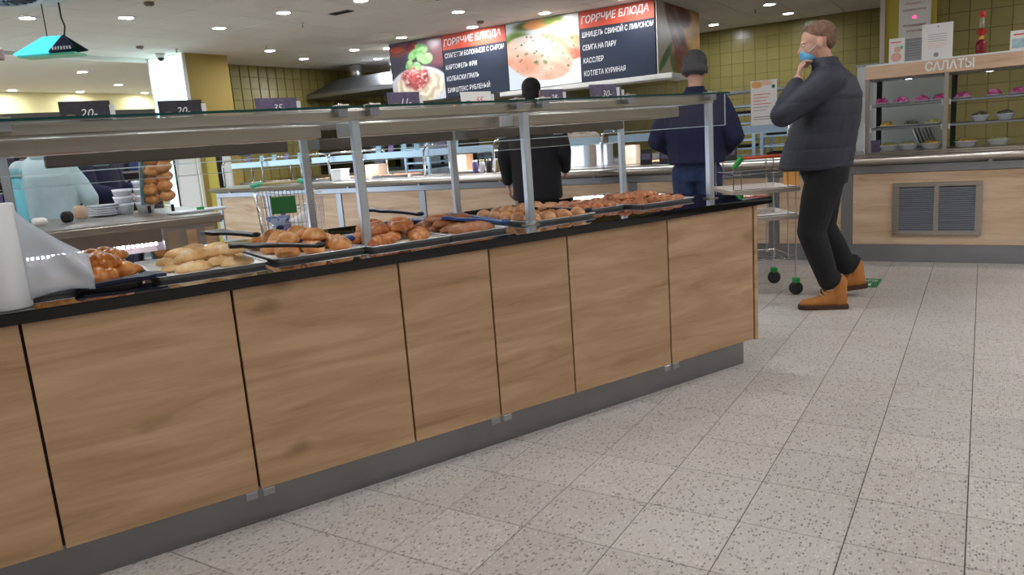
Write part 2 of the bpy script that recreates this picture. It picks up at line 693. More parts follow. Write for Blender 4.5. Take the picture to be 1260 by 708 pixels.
# yellow column left, its white front face glows to imitate daylight on it
struct(MB().box(-10.93, -10.12, 5.52, 6.29, 0, HC).build('trim_4', pm('ochre_paint', (166, 142, 70), .7)))
bp = thing('glowing_column_face', 'tall white front face of the yellow column, daylight imitated by glow', 'column face', (-10.52, 5.50, 0))
MB().box(-.40, .40, -.02, .015, .3, 2.84).build('panel', M['daylit_face'], bp)
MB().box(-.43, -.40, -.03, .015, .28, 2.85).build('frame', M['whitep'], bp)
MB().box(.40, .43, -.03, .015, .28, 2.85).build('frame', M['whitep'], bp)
# two white wall boards low on the left kitchen wall
for k, (x0, x1) in enumerate(((-10.0, -9.55), (-9.2, -9.02))):
    pass

# ------------------------------------------------------------------ ceiling fixtures
LP = [(-8.06, 3.37), (-8.10, 4.61), (-6.89, 4.56), (-9.37, 6.5), (-9.88, 7.67), (-8.70, 7.65), (-9.32, 8.92), (-8.31, 8.02), (-7.42, 7.30),
      (-5.65, 6.28), (-6.24, 7.45), (-5.01, 7.36), (-2.65, 9.67), (-2.65, 10.89), (-3.83, 10.93), (-5.88, 4.76),
      (-3.86, 7.3)]
LAB = ['round downlight in the corner of ceiling nearest the hanging blue screen', 'round downlight first right of the hanging screen, above the yellow column',
       'large round downlight above the left end of the guard, beside the dark vent', 'round downlight above the left tiled kitchen wall, nearest the column',
       'round downlight deep along the left tiled wall', 'round downlight above the extractor hood, farther one', 'round downlight just left of the pasta board',
       'small downlight touching the upper left corner of the pasta board', 'downlight right over the pasta photo board',
       'downlight midway above the first hot dishes board', 'downlight just in front of the first hot dishes banner', 'downlight right above the fish photo board',
       'upper left of the pair of downlights near the man with mask', 'lower one of the pair of downlights near the man with mask',
       'single downlight over the olive tiled wall beside the meat mural', 'half seen downlight cut by top edge of the photo', 'downlight right above the second hot dishes banner']
extra = []  # downlights added mostly out of view to light the floor
for i in range(-4, 3):
    for j in range(-2, 2):
        extra.append((i * 2.4 + 1.0, j * 2.0 + .6))


def downlight(x, y, label, group=None, r=.075):
    t = thing('ceiling_light', label, 'ceiling light', (x, y, HC), 0, group)
    MB().lathe([(r + .02, 0), (r + .02, -.006), (r, -.012), (r, -.004)], 20, caps=False).build('trim_ring', M['ring'], t, True)
    MB().lathe([(r, -.004), (r * .6, -.010)], 20).build('lamp_glass', M['lamp'], t, True)
    return t


dl0 = downlight(*LP[0], LAB[0])
for p, l in zip(LP[1:], LAB[1:]):
    dup(dl0, (*p, HC), label=l)
for i in range(3):
    for j in range(3):
        extra.append((1.6 + i * 1.8, 3.4 + j * 1.7))  # more added on the right to brighten that side
for p in extra:
    o = dup(dl0, (*p, HC), label='round downlight added for light above the shop floor', group='downlights added for light over the floor')
hall = [(-15.62, 5.72), (-12.65, 5.41), (-14.32, 7.03), (-15.70, 8.47), (-15.68, 7.04), (-11.06, 5.26), (-13.5, 2.5), (-12.0, 3.2)]
HL = ['leftmost small downlight of the far hall, at the photo edge', 'upper downlight of the far hall above the left price card', 'far hall downlight between the two dark price cards, higher',
      'far hall downlight just left of the white column face', 'low far hall downlight right above the leftmost price card', 'far hall downlight nearest the ceiling edge by the dome camera',
      'far hall downlight under the hanging blue screen', 'far hall downlight right of the hanging blue screen']
for p, l in zip(hall, HL):
    dup(dl0, (*p, HC), label=l, group='downlights of the far hall')

for (x, y, n) in ((-7.24, 3.11, 0), (-9.85, 4.66, 1), (-5.91, 7.16, 2)):
    t = thing('smoke_detector', ['small brown detector near the top of the photo by the hanging screen', 'flat brown detector left of the dome camera',
                                 'small detector in front of the orange hot dishes banner'][n], 'detector', (x, y, HC))
    MB().lathe([(.05, 0), (.05, -.02), (.035, -.035)], 16).build('housing', pm('detector_brown', (120, 104, 92), .6), t, True)
    MB().lathe([(.02, -.035), (.014, -.05)], 12).build('sensor', M['ring'], t, True)
t = thing('dome_camera', 'small dark dome camera at ceiling edge by the white column', 'camera', (-10.35, 5.3, HC))
MB().lathe([(.07, 0), (.07, -.05), (.06, -.06)], 16).build('housing', M['whitep'], t, True)
MB().ell((0, 0, -.06), (.05, .05, .05)).build('dome', M['black'], t, True)
for k, (x, y) in enumerate(((-9.84, 5.21), (-7.3, 5.23), (-2.93, 10.01), (-9.0, 6.1))):
    t = thing('sprinkler', ['little sprinkler beside the dome camera', 'little sprinkler near the large downlight over the guard',
                            'little sprinkler above the olive tiled wall', 'little sprinkler before the left tiled wall'][k], 'sprinkler', (x, y, HC))
    MB().lathe([(.025, 0), (.025, -.006), (.009, -.01), (.009, -.05)], 10).build('stem', M['chrome'], t, True)
    MB().lathe([(.02, -.05), (.02, -.054)], 10).build('deflector', M['steel_d'], t)
for k, (x, y) in enumerate(((-6.52, 5.11), (-5.2, 5.4))):
    t = thing('ceiling_vent', ['dark rectangular ceiling vent right of the large downlight', 'second dark ceiling vent nearer the fish board'][k], 'vent', (x, y, HC))
    MB().box(-.16, .16, -.06, .06, -.006, 0).build('frame', pm('vent_grey', (110, 106, 100), .6), t)
    for q in range(4):
        MB().box(-.14, .14, -.045 + q * .025, -.033 + q * .025, -.014, -.006).build('slat', M['dark'], t)
t = thing('air_diffuser', 'round bluish swirl air diffuser in the ceiling at the upper left corner', 'diffuser', (-7.80, 1.98, HC))
MB().lathe([(.34, 0), (.34, -.012), (.30, -.02), (.30, -.006)], 32, caps=False).build('rim', M['ring'], t, True)
MB().lathe([(.30, -.002), (.02, -.003)], 32).build('plate', pm('diffuser_plate', (150, 176, 196), .5), t)
for q in range(20):
    a = q * math.pi / 10
    MB().box(.12, .28, -.012, .012, -.016, -.004, Matrix.Rotation(a, 4, 'Z')).build('vane', pm('vane_dark', (46, 54, 66), .5) if q == 0 else bpy.data.materials['vane_dark'], t)

# hanging screen cluster
t = thing('hanging_screen', 'wedge shaped display with bright blue and dark purple faces hanging from the ceiling', 'screen', (-7.8, 2.42, 2.36), math.radians(32))


def slab4(name, pts, th, m, par):
    p = [V(q) for q in pts]
    n = (p[1] - p[0]).cross(p[3] - p[0]).normalized() * th
    mb = MB()
    mb.loft([[*p], [q + n for q in p]])
    return mb.build(name, m, par)


slab4('screen_face', [(-.36, -.12, .02), (-.02, -.12, .02), (.07, 0, .18), (-.12, 0, .18)], .02, M['screen'], t)
slab4('screen_face', [(-.02, -.12, .02), (.24, -.12, .06), (.10, 0, .19), (.07, 0, .18)], .02, M['screen2'], t)
slab4('back_shell', [(-.36, .12, .02), (.24, .12, .06), (.10, 0, .19), (-.12, 0, .18)], .02, M['dark'], t)
MB().box(-.34, .22, -.11, .11, .0, .02).build('base_tray', M['teal'], t)
for q in range(7):
    MB().box(.02 + q * .028, .035 + q * .028, -.135, -.128, .045, .075).build('indicator', M['txt'], t)
MB().tube([(.09, 0, .19), (.11, 0, .28), (.09, 0, .36), (.09, 0, .5)], .008).build('cable', M['black'], t)
MB().tube([(-.08, 0, .18), (-.08, 0, .5)], .005).build('cable', M['black'], t)
t = thing('loudspeaker', 'brown box hanging under the hall ceiling left of the blue screen', 'speaker', (-8.6, 2.15, 2.47), math.radians(32))
MB().box(-.14, .12, -.08, .08, -.07, .05).build('housing', pm('brown_box', (110, 84, 78), .6), t, bevel=.01)
MB().tube([(0, 0, .05), (0, 0, .39)], .006).build('rod', M['steel'], t)

# ------------------------------------------------------------------ main bakery counter (local x along the run, y into the counter)
bc = thing('bakery_counter', 'long bakery counter with seven light oak front panels and steel plinth', 'counter', TOE, ANG)
MB().box(-4.35, .0, .0, 1.05, 0.0, .135).build('plinth', M['toe'], bc)
MB().box(-4.35, .030, -.028, 1.08, .137, .812).build('carcass', M['joint'], bc)
SEAMS = [-4.17, -3.603, -3.033, -2.469, -1.893, -1.513, -1.133, -.562, .023]
for k in range(len(SEAMS) - 1):
    g0 = .004
    MB().box(SEAMS[k] + g0, SEAMS[k + 1] - g0 + (.001 if k == 7 else 0), -.05, -.030, .135, .811).build('front_panel', M['oak'], bc, bevel=.0012)
MB().box(.031, .055, -.052, 1.10, .128, .812).build('end_panel', M['oak'], bc, bevel=.0012)
for k in range(len(SEAMS) - 1):
    MB().box(SEAMS[k] + .004, SEAMS[k + 1] - .004, 1.082, 1.10, .135, .811).build('rear_panel', M['oak'], bc)
for k in (3, 5, 7):
    for d in (-.048, .008):
        MB().box(SEAMS[k] + d, SEAMS[k] + d + .040, -.0515, -.046, .107, .133).build('bracket', M['steel_d'], bc, bevel=.002)
wt = thing('worktop', 'glossy black worktop slab carrying the pastry trays', 'worktop', CW(0, 0, .8125), ANG)
MB().box(-4.38, .152, -.07, 1.13, .0, .035).build('slab', M['blackglass'], wt, bevel=.003, seg=2)
TOP = .8475

# ------------------------------------------------------------------ sneeze guard
sg = thing('sneeze_guard', 'steel and glass sneeze guard with posts and glass top shelf along the bakery counter', 'display guard', CW(0, 0, TOP), ANG)


def z(a):
    return a - TOP


FP = [-3.06, -1.91, -1.155, -.03]
BPS = [-3.0, -1.84, -1.06, .10]
for s in FP:
    p = MB().box(s - .016, s + .016, .155, .185, 0.0, z(1.335)).build('post', M['post'], sg, bevel=.002)
    MB().box(s - .03, s + .03, .145, .195, 0, .004).build('foot_plate', M['steel'], p)
for s in BPS:
    p = MB().box(s - .016, s + .016, .955, .985, 0.0, z(1.335)).build('post', M['post'], sg, bevel=.002)
    MB().box(s - .03, s + .03, .945, .995, 0, .004).build('foot_plate', M['steel'], p)
MB().box(-4.3, -.012, .150, .190, z(1.322), z(1.358)).build('front_rail', M['steel'], sg, bevel=.003)
MB().box(-4.3, .12, .950, .990, z(1.322), z(1.358)).build('rear_rail', M['steel'], sg, bevel=.003)
for s in FP:
    MB().box(s + .012, s + .03, .19, .95, z(1.325), z(1.355)).build('cross_bar', M['steel'], sg)
# lamp housings hung between the cross bars
bays = [(-4.3, -3.10), (-3.02, -1.99), (-1.87, -1.19), (-1.12, -.10)]
for (a, b) in bays:
    h = MB().loft([[(a, .30, z(1.270)), (b, .30, z(1.270)), (b - .05, .46, z(1.270)), (a, .46, z(1.270))],
                   [(a, .30, z(1.318)), (b, .30, z(1.318)), (b - .05, .46, z(1.33)), (a, .46, z(1.33))]]).build('lamp_housing', M['steel'], sg, bevel=.003)
    n = 3
    for q in range(n):
        xx = a + (b - a) * (q + .5) / n
        MB().box(xx - .12, xx + .12, .34, .42, z(1.268), z(1.2705)).build('heat_lamp', M['smalllamp'] if False else M['white'], h)
    if b < -2.87:
        continue
    h2 = MB().box(max(a + .02, -2.87), b, .72, .86, z(1.232), z(1.276)).build('lamp_housing', pm('bronze_steel', (104, 97, 92), .4, 1.0) if 'bronze_steel' not in bpy.data.materials else bpy.data.materials['bronze_steel'], sg, bevel=.003)
for s in (-2.67, -2.10, -1.225, -.738, -.35, .03):
    MB().box(s - .028, s + .028, .985, 1.012, z(1.228), z(1.282)).build('glass_clamp', M['fix'], sg, bevel=.004)
# glass panes
cuts = [-4.3, -3.06, -1.91, -1.155, .005]
for a, b in zip(cuts[:-1], cuts[1:]):
    g = MB().box(a + .003, b - .003, .06, 1.04, z(1.360), z(1.368)).build('top_glass', M['tglass'], sg)
    MB().box(a + .004, b - .004, .0585, .0600, z(1.360), z(1.368)).build('glass_edge', M['edge'], g)
    MB().box(a + .004, b - .004, 1.04, 1.0415, z(1.360), z(1.368)).build('glass_edge', M['edge'], g)
    g = MB().box(a + .004, b - .004 + (.03 if b > -.1 else 0), .118, .124, z(1.212), z(1.362)).build('front_glass', M['glass'], sg)
    MB().box(a + .004, b - .004 + (.03 if b > -.1 else 0), .118, .124, z(1.2095), z(1.212)).build('glass_edge', pm('polished_edge', (196, 214, 218), .1) if 'polished_edge' not in bpy.data.materials else bpy.data.materials['polished_edge'], g)
    g = MB().box(a + .004, b + .12, 1.016, 1.022, z(1.165), z(1.35)).build('rear_glass', M['glass'], sg)
    MB().box(a + .004, b + .12, 1.016, 1.022, z(1.162), z(1.165)).build('glass_edge', bpy.data.materials['polished_edge'], g)
MB().box(.033, .0345, .118, .124, z(1.21), z(1.36)).build('glass_edge', bpy.data.materials['polished_edge'], sg)
for s in (-2.98, -1.97, -1.85, -1.21, -1.08, -.60, -.06):
    c = MB().box(s - .022, s + .022, .10, .16, z(1.368), z(1.376)).build('shelf_clip', M['steel'], sg, bevel=.002)
    MB().box(s - .018, s + .018, .108, .150, z(1.335), z(1.360)).build('clip_body', M['steel_d'], c)
    MB().lathe([(.008, 0), (.008, .006)], 10, Matrix.Translation((s, .13, z(1.376)))).build('screw', M['chrome'], c)

# price tags on the glass shelf
TAGS = [(-2.735, .50, .155, .066, 'card', '20-', 'dark price card standing on the guard at far left, leftmost of all'),
        (-2.43, .50, .150, .060, 'card', '20-', 'dark price card in front of the white column'),
        (-2.08, .50, .165, .058, 'cardv', '35-', 'violet grey price card with a white clip, before the left tiled wall'),
        (-1.535, .50, .150, .066, 'cardv', '11-', 'violet price card under the pasta photo'),
        (-1.175, .50, .160, .060, 'paper', '55-', 'white price card with red print below first menu board'),
        (-.745, .50, .135, .060, 'cardv', '28-', 'grey violet price card right of the dark haired man'),
        (-.42, .50, .17, .075, 'cardv', '30-', 'pale reflecting price card below the second menu board'),
        (-.27, .62, .16, .072, 'cardv', '32-', 'pale price card near the guard right end, half behind another card')]
for (s, v, w, h, mk, tx, lb) in TAGS:
    h *= 1.18
    t = thing('price_card', lb, 'price card', CW(s, -v, 1.3685), ANG + rnd.uniform(-.08, .08))
    lean = Matrix.Rotation(-.14, 4, 'X')
    MB().box(-w / 2, w / 2, -.002, .002, .004, h, lean).build('card', M[mk], t)
    MB().box(-w / 2 - .008, w / 2 + .008, .003, .006, 0, h + .006, lean).build('holder', M['acryl'], t)
    MB().box(-w / 2 - .008, w / 2 + .008, -.03, .04, 0, .003).build('stand', M['acryl'], t)
    MB().box(w / 2 - .004, w / 2 + .012, .0, .03, .003, h * .8).build('clip', M['white'], t)
    l = lettering(tx, M['red'] if mk == 'paper' else M['txt'], t, -.02 if mk != 'paper' else -.01, h * .28, -.008, None, h * .38, .3)
    MB().ell((-w * .3, -.004, h * .3), (w * .12, .0015, h * .14)).build('printed_bun', pm('bun_print', (120, 100, 92), .6) if 'bun_print' not in bpy.data.materials else bpy.data.materials['bun_print'], t)

# ------------------------------------------------------------------ trays of pastry on the worktop
TZ = TOP


def tray_mesh(w, d, h=.015):
    mb = MB()
    def rr(x0, x1, y0, y1, zz, r=.02):
        out = []
        for cx, cy, a0 in ((x1 - r, y1 - r, 0), (x0 + r, y1 - r, 90), (x0 + r, y0 + r, 180), (x1 - r, y0 + r, 270)):
            for k in range(4):
                a = math.radians(a0 + k * 30)
                out.append((cx + r * math.cos(a), cy + r * math.sin(a), zz))
        return out
    mb.loft([rr(-w / 2 - .002, w / 2 + .002, -d / 2 - .002, d / 2 + .002, .0), rr(-w / 2 - .002, w / 2 + .002, -d / 2 - .002, d / 2 + .002, h - .003),
             rr(-w / 2 - .008, w / 2 + .008, -d / 2 - .008, d / 2 + .008, h), rr(-w / 2 - .008, w / 2 + .008, -d / 2 - .008, d / 2 + .008, h - .003),
             rr(-w / 2 + .002, w / 2 - .002, -d / 2 + .002, d / 2 - .002, h - .006), rr(-w / 2 + .012, w / 2 - .012, -d / 2 + .012, d / 2 - .012, .003)])
    return mb


def tray(s, v, w, d, label, rz=0.0):
    t = thing('pastry_tray', label, 'tray', CW(s, -v, TZ + .0005), ANG + rz)
    tray_mesh(w, d).build('pan', M['alu'], t, True)
    MB().box(-w / 2 + .02, w / 2 - .02, -d / 2 + .02, d / 2 - .02, .0032, .0042).build('paper_liner', M['paper'], t)
    return t


F = dict(
    sliced=food_mat('brown_roll', [(.3, (150, 76, 20)), (.5, (190, 112, 40)), (.72, (224, 160, 86))], .3),
    pale=food_mat('pale_roll', [(.3, (214, 158, 92)), (.55, (238, 198, 140)), (.75, (250, 226, 180))], .45),
    gold=food_mat('golden_bun', [(.3, (186, 110, 46)), (.55, (220, 152, 84)), (.75, (244, 200, 146))], .38),
    puff=food_mat('puff_pastry', [(.3, (140, 70, 24)), (.5, (190, 110, 50)), (.75, (232, 170, 110))], .3, 30, .5),
    long=food_mat('long_roll', [(.3, (128, 74, 40)), (.55, (168, 106, 64)), (.75, (204, 150, 104))], .4),
    twist=food_mat('twist_pastry', [(.3, (166, 106, 62)), (.55, (204, 148, 100)), (.75, (232, 190, 150))], .45, 26, .4),
    cheese=food_mat('cheese_pastry', [(.3, (148, 76, 40)), (.5, (194, 118, 74)), (.75, (232, 176, 128))], .4, 40, .6),
)


def bun_mesh(rx, ry, rz_, seed, ridges=0, amp=.0, flat=.35):
    r = random.Random(seed)
    nu, nv = 22, 15
    rings = []
    ph0 = r.uniform(0, 6)
    for k in range(1, nv):
        th = math.pi * k / nv
        ring = []
        for i in range(nu):
            ph = 2 * math.pi * i / nu
            x = rx * math.sin(th) * math.cos(ph)
            y = ry * math.sin(th) * math.sin(ph)
            zz = -rz_ * math.cos(th)
            if zz < 0:
                zz *= flat
            sc = 1 + .05 * math.sin(3 * ph + ph0) + .03 * math.sin(5 * ph + 2 * th)
            if ridges:
                sc *= 1 + amp * math.sin(ridges * x / rx * 1.57 + ph0)
            ring.append((x * (1 + .04 * math.sin(2 * ph + ph0)), y * sc, (zz + rz_ * flat) * (sc if zz > 0 else 1)))
        rings.append(ring)
    return MB().loft(rings)


def ridge_mesh(rx, ry, rz_, seed, ridges=5, amp=.18, flat=.35, bend=.0):
    r = random.Random(seed)
    nr, nu = 26, 12
    rings = []
    ph0 = r.uniform(0, 6)
    for k in range(nr):
        u = -1 + 2 * (k + .5) / nr
        env = max(0, 1 - abs(u) ** 2.6) ** .55
        q = 1 - amp * (1 - abs(math.sin(math.pi * ridges * (u + 1) / 2 + ph0))) ** 2
        ring = []
        for i in range(nu):
            a = 2 * math.pi * i / nu
            cz = math.sin(a)
            zz = rz_ * env * q * (cz if cz > 0 else cz * flat)
            ring.append((rx * u + .15 * rx * math.cos(a) * amp * 3, ry * env * q * math.cos(a) + bend * u * u, zz + rz_ * flat))
        rings.append(ring)
    return MB().loft(rings)


ORD = ['first', 'second', 'third', 'fourth', 'fifth', 'sixth', 'seventh']


def place_names(spots):
    out = {}
    for layer in (0, 1):
        idx = sorted([i for i, q in enumerate(spots) if (q[2] > .005) == bool(layer)], key=lambda i: spots[i][1])
        rows = []
        for i in idx:
            if rows and spots[i][1] - spots[rows[-1][0]][1] < .045:
                rows[-1].append(i)
            else:
                rows.append([i])
        for r_, row in enumerate(rows):
            row.sort(key=lambda i: spots[i][0])
            for c_, i in enumerate(row):
                rn = 'front' if r_ == 0 else 'rearmost' if r_ == len(rows) - 1 else ORD[r_]
                out[i] = '%s from left, %s row%s' % (ORD[c_], rn, ', upper layer' if layer else '')
    return out


def pile(name, meshes, s, v, spots, label, cat, group, rzr=.5, base=0.0):
    nm = place_names(spots)
    for i_, (dx, dy, dz, rz) in enumerate(spots):
        o = link(name, rnd.choice(meshes))
        p = CW(s + dx, -(v + dy), TZ + .005 + base + dz)
        o.location = p
        o.rotation_euler = (rnd.uniform(-.12, .12) if dz > 0 else 0, rnd.uniform(-.12, .12) if dz > 0 else 0, ANG + rz + rnd.uniform(-rzr, rzr))
        k = rnd.uniform(.93, 1.08)
        o.scale = (k, k, k)
        tag(o, label + ', ' + nm[i_], cat, group)


def bs(name, rx, ry, rz_, mat_, ridges=0, amp=0.0, n=3, flat=.35):
    out = []
    for k in range(n):
        mb_ = ridge_mesh(rx, ry, rz_, k * 7 + 1, ridges, amp * 1.6, flat, .012 * (k - 1)) if ridges else bun_mesh(rx, ry, rz_, k * 7 + 1, 0, 0, flat)
        me = mb_.mesh(name, True)
        me.materials.append(mat_)
        out.append(me)
    return out


# tray 1: big brown sliced rolls
tray(-2.86, .42, .34, .52, 'steel tray of brown rolls, nearest the plastic bag roll')
m1 = bs('sliced_roll', .085, .055, .042, F['sliced'], 3, .14)
pile('sliced_roll', m1, -2.86, .42, [(.05, -.17, 0, .3), (.12, -.08, 0, .2), (-.02, -.05, 0, .2), (.09, .06, 0, .4), (-.04, .1, 0, .1), (.10, .18, 0, 0), (-.06, -.17, 0, 0),
                                     (.06, -.10, .036, .3), (.10, .02, .036, .2), (.0, .05, .036, .4), (.08, .14, .036, .3)],
     'shiny brown roll beside the bag roll', 'roll', 'brown rolls beside the bag roll', .3)
# tray 2: pale oblong
tray(-2.475, .38, .34, .52, 'steel tray of pale oblong rolls, second tray from the left')
m2 = bs('pale_roll', .066, .030, .028, F['pale'])
pile('pale_roll', m2, -2.475, .38, [(-.05, -.19, 0, .1), (.09, -.2, 0, .1), (-.08, -.10, 0, 0), (.06, -.11, 0, .1), (-.04, -.01, 0, .1), (.1, -.02, 0, 0), (-.06, .09, 0, .2), (.08, .09, 0, .1), (0, .19, 0, 0),
                                    (-.03, -.10, .028, .3), (.08, -.09, .028, .1), (-.05, .0, .03, .2), (.07, .02, .03, .4), (0, .1, .03, .2)],
     'pale oblong roll on second tray', 'roll', 'pale rolls on the second tray', .25)
# tray 3: golden buns
tray(-2.10, .40, .33, .52, 'steel tray of golden round buns, third tray from the left')
m3 = bs('golden_bun', .047, .042, .036, F['gold'])
sp = [(-.1 + .1 * i + .02 * (j % 2), -.19 + .095 * j, 0, 0) for i in range(3) for j in range(5)]
sp += [(-.06 + .1 * i, -.08 + .1 * j, .034, 0) for i in range(2) for j in range(3)]
pile('golden_bun', m3, -2.10, .40, sp, 'golden bun on the third tray', 'bun', 'golden buns on the third tray', 3)
# tray 4: puff pastries
tray(-1.755, .36, .33, .52, 'steel tray of glossy ridged pastries, fourth tray from the left')
m4 = bs('puff_pastry', .072, .040, .034, F['puff'], 7, .17)
sp = [(-.09, -.19, 0, .5), (.06, -.19, 0, .3), (-.02, -.11, 0, .6), (.11, -.09, 0, .4), (-.1, -.03, 0, .5), (.04, -.01, 0, .5), (-.06, .08, 0, .6), (.09, .08, 0, .4), (0, .17, 0, .5),
      (-.06, -.10, .032, .7), (.05, -.08, .032, .5), (-.04, -.02, .034, .6), (.07, .02, .034, .4), (-.03, .08, .034, .6)]
pile('puff_pastry', m4, -1.755, .36, sp, 'glossy ridged pastry on fourth tray', 'pastry', 'ridged pastries on the fourth tray', .35)
# tray 5: long rolls
tray(-1.45, .36, .27, .50, 'narrow steel tray of long brown rolls, fifth from the left')
m5 = bs('long_roll', .105, .036, .030, F['long'])
sp = [(0, -.19 + .085 * j, 0, 0) for j in range(5)] + [(-.01, -.06 + .09 * j, .028, .05) for j in range(2)]
pile('long_roll', m5, -1.45, .36, sp, 'long brown roll on fifth tray', 'roll', 'long brown rolls on the fifth tray', .1)
# tray 6: twists
tray(-.985, .42, .36, .52, 'steel tray of twisted light brown pastries, second from the right end')
m6 = bs('twist_pastry', .062, .036, .030, F['twist'], 5, .20)
sp = [(-.13 + .085 * i, -.2 + .1 * j, 0, 1.2) for i in range(4) for j in range(5)] + [(-.09 + .085 * i, -.05 + .1 * j, .022, 1.2) for i in range(3) for j in range(2)]
pile('twist_pastry', m6, -.985, .42, sp, 'twisted pastry on the sixth tray', 'pastry', 'twisted pastries on the sixth tray', .4)
# tray 7: cheese pastries, extending back
tray(-.62, .52, .26, .42, 'small steel tray of browned pastries behind the navy tongs')
m7 = bs('cheese_pastry', .052, .038, .024, F['cheese'], 5, .20)
sp = [(-.08 + .08 * i, -.15 + .085 * j, 0, .8) for i in range(3) for j in range(4)]
pile('cheese_pastry', m7, -.62, .52, sp, 'browned pastry on the small tray', 'pastry', 'browned pastries on the small tray', .6)
tray(-.29, .44, .36, .46, 'steel tray of reddish browned pastries, last one at right end')
sp = [(-.13 + .085 * i, -.17 + .085 * j, 0, .8) for i in range(4) for j in range(5)] + [(-.1 + .085 * i, -.03 + .09 * j, .018, .8) for i in range(3) for j in range(2)]
pile('cheese_pastry', m7, -.29, .44, sp, 'browned pastry on the last tray', 'pastry', 'browned pastries on the last tray', .6)


# tongs
def tongs(s, v, zz, rz, m, label, open_=.16, L=.26, pitch=.12):
    t = thing('serving_tongs', label, 'tongs', CW(s, -v, TZ + zz), ANG + rz)
    for sg_ in (-1, 1):
        a = sg_ * open_
        mb = MB()
        R = Matrix.Rotation(a, 4, 'Z') @ Matrix.Rotation(-pitch, 4, 'Y')
        rings = []
        for k in range(9):
            x = L * k / 8
            w = .015 if k < 6 else .015 + .012 * math.sin(math.pi * (k - 5) / 3.4)
            zc = .006 * math.sin(math.pi * k / 8) + (.006 if k > 6 else 0)
            th = .006
            rings.append([V((x, -w, zc - th)), V((x, w, zc - th)), V((x, w, zc + th)), V((x, -w, zc + th))])
        mb.loft(rings, R)
        mb.build('arm', m, t, bevel=.0015)
    MB().ell((-.005, 0, .004), (.02, .017, .011)).build('hinge', m, t, True)
    return t


tongs(-2.12, .10, .045, math.radians(168), M['black'], 'long black tongs laid over the pale rolls, front pair', .10, .30, .10)
tongs(-2.20, .62, .06, math.radians(120), M['black'], 'black tongs behind the pale rolls', .12, .26, .05)
tongs(-2.86, .14, .012, math.radians(10), M['navyt'], 'dark tongs lying flat in front of the bag roll', .12, .24, .0)
tongs(-1.93, .30, .030, math.radians(150), M['blue'], 'blue tongs resting on the right edge of golden bun tray', .14, .24, .05)
tongs(-2.05, .78, .065, math.radians(75), M['blue'], 'blue tongs sticking up behind the golden buns', .13, .24, .10)
tongs(-1.40, .74, .050, math.radians(150), M['navyt'], 'dark tongs lying behind the puff pastries', .14, .24, .15)
tongs(-1.31, .14, .030, math.radians(128), M['blue'], 'open blue tongs at the corner of the long roll tray', .26, .26, .12)
tongs(-.80, .22, .02, math.radians(140), M['navyt'], 'navy tongs between the two right hand pastry trays', .12, .28, .10)

# plastic bag roll at the left end
t = thing('bag_roll', 'upright white roll of thin plastic bags standing on the worktop', 'bag roll', CW(-3.045, -.02, TOP), ANG)
MB().lathe([(.052, 0), (.054, .004), (.0535, .285), (.051, .292), (.018, .292), (.018, .28)], 28).build('roll', pm('bag_roll_white', (222, 222, 222), .45, var=.05, vscale=9, stretch=(1, 1, .2)), t, True)
MB().lathe([(.017, .0), (.017, .297), (.011, .297), (.011, .2)], 16).build('core', pm('cardboard', (170, 146, 116), .8), t, True)
mb = MB()
nu, nv = 16, 10
for i in range(nu + 1):
    u = i / nu
    x = .045 + .165 * u
    top = .285 - .16 * u ** .75 - .0 * u
    bot = .018 + .012 * math.sin(u * 3) + .004 * u
    for j in range(nv + 1):
        q = j / nv
        yy = -.022 + .05 * u * math.sin(q * 3.4 + u * 4) * .6 - .02 * math.sin(u * 6 + q * 2) * u + .012 * math.sin(q * 9 + u * 7) * u
        mb.v.append(V((x, yy, bot + (top - bot) * q)))
n1 = nv + 1
for i in range(nu):
    for j in range(nv):
        mb.f.append((i * n1 + j, (i + 1) * n1 + j, (i + 1) * n1 + j + 1, i * n1 + j + 1))
sh = mb.build('loose_bag', M['haze'], t, True)
so = sh.modifiers.new('t', 'SOLIDIFY')
so.thickness = .0006

# ------------------------------------------------------------------ long serving counter (front at y = 5)
sc_ = thing('serving_counter', 'long serving counter with pale oak fronts, steel strips and a steel tray slide', 'counter', (0, 5.0, 0))
SX0, SX1 = -9.15, 2.6
MB().box(SX0, SX1, .03, .9, 0, .146).build('plinth', M['steel_d'], sc_)
MB().box(SX0, SX1, .05, .9, .147, .80).build('carcass', M['dark'], sc_)
strips = [-9.11, -8.1, -6.80, -5.48, -4.18, -2.88, -1.553, -.957, .9, 2.2]
for k, x in enumerate(strips):
    MB().box(x - .043, x + .043, 0, .05, .147, .735).build('steel_strip', M['steel_d'], sc_, bevel=.002)
for a, b in zip(strips[:-1], strips[1:]):
    MB().box(a + .045, b - .045, .012, .05, .149, .735).build('front_panel', M['pale'], sc_, bevel=.0015)
MB().box(SX0, SX1, .0, .05, .737, .80).build('apron', M['steel_d'], sc_, bevel=.003)
mb = MB()
prof = [(-.085, .822)] + [(-.085 - .026 * math.sin(a * math.pi / 6), .848 - .026 * math.cos(a * math.pi / 6)) for a in range(1, 6)] + [(-.085, .874), (.20, .872), (.20, .802), (.0, .802)]
mb.loft([[(x, y, zz) for (y, zz) in prof] for x in (SX0, SX1)])
mb.build('tray_slide', M['steel'], sc_, True)
for x in np.arange(SX0 + .4, SX1, 1.1):
    MB().box(x - .012, x + .012, -.08, .02, .80, .824).build('slide_bracket', M['steel_d'], sc_)
MB().box(SX0, -.875, .20, .9, .802, .885).build('hot_top', M['steel'], sc_, bevel=.004)
MB().box(-.873, SX1, .20, .9, .802, .884).build('cold_top', M['steel'], sc_, bevel=.004)
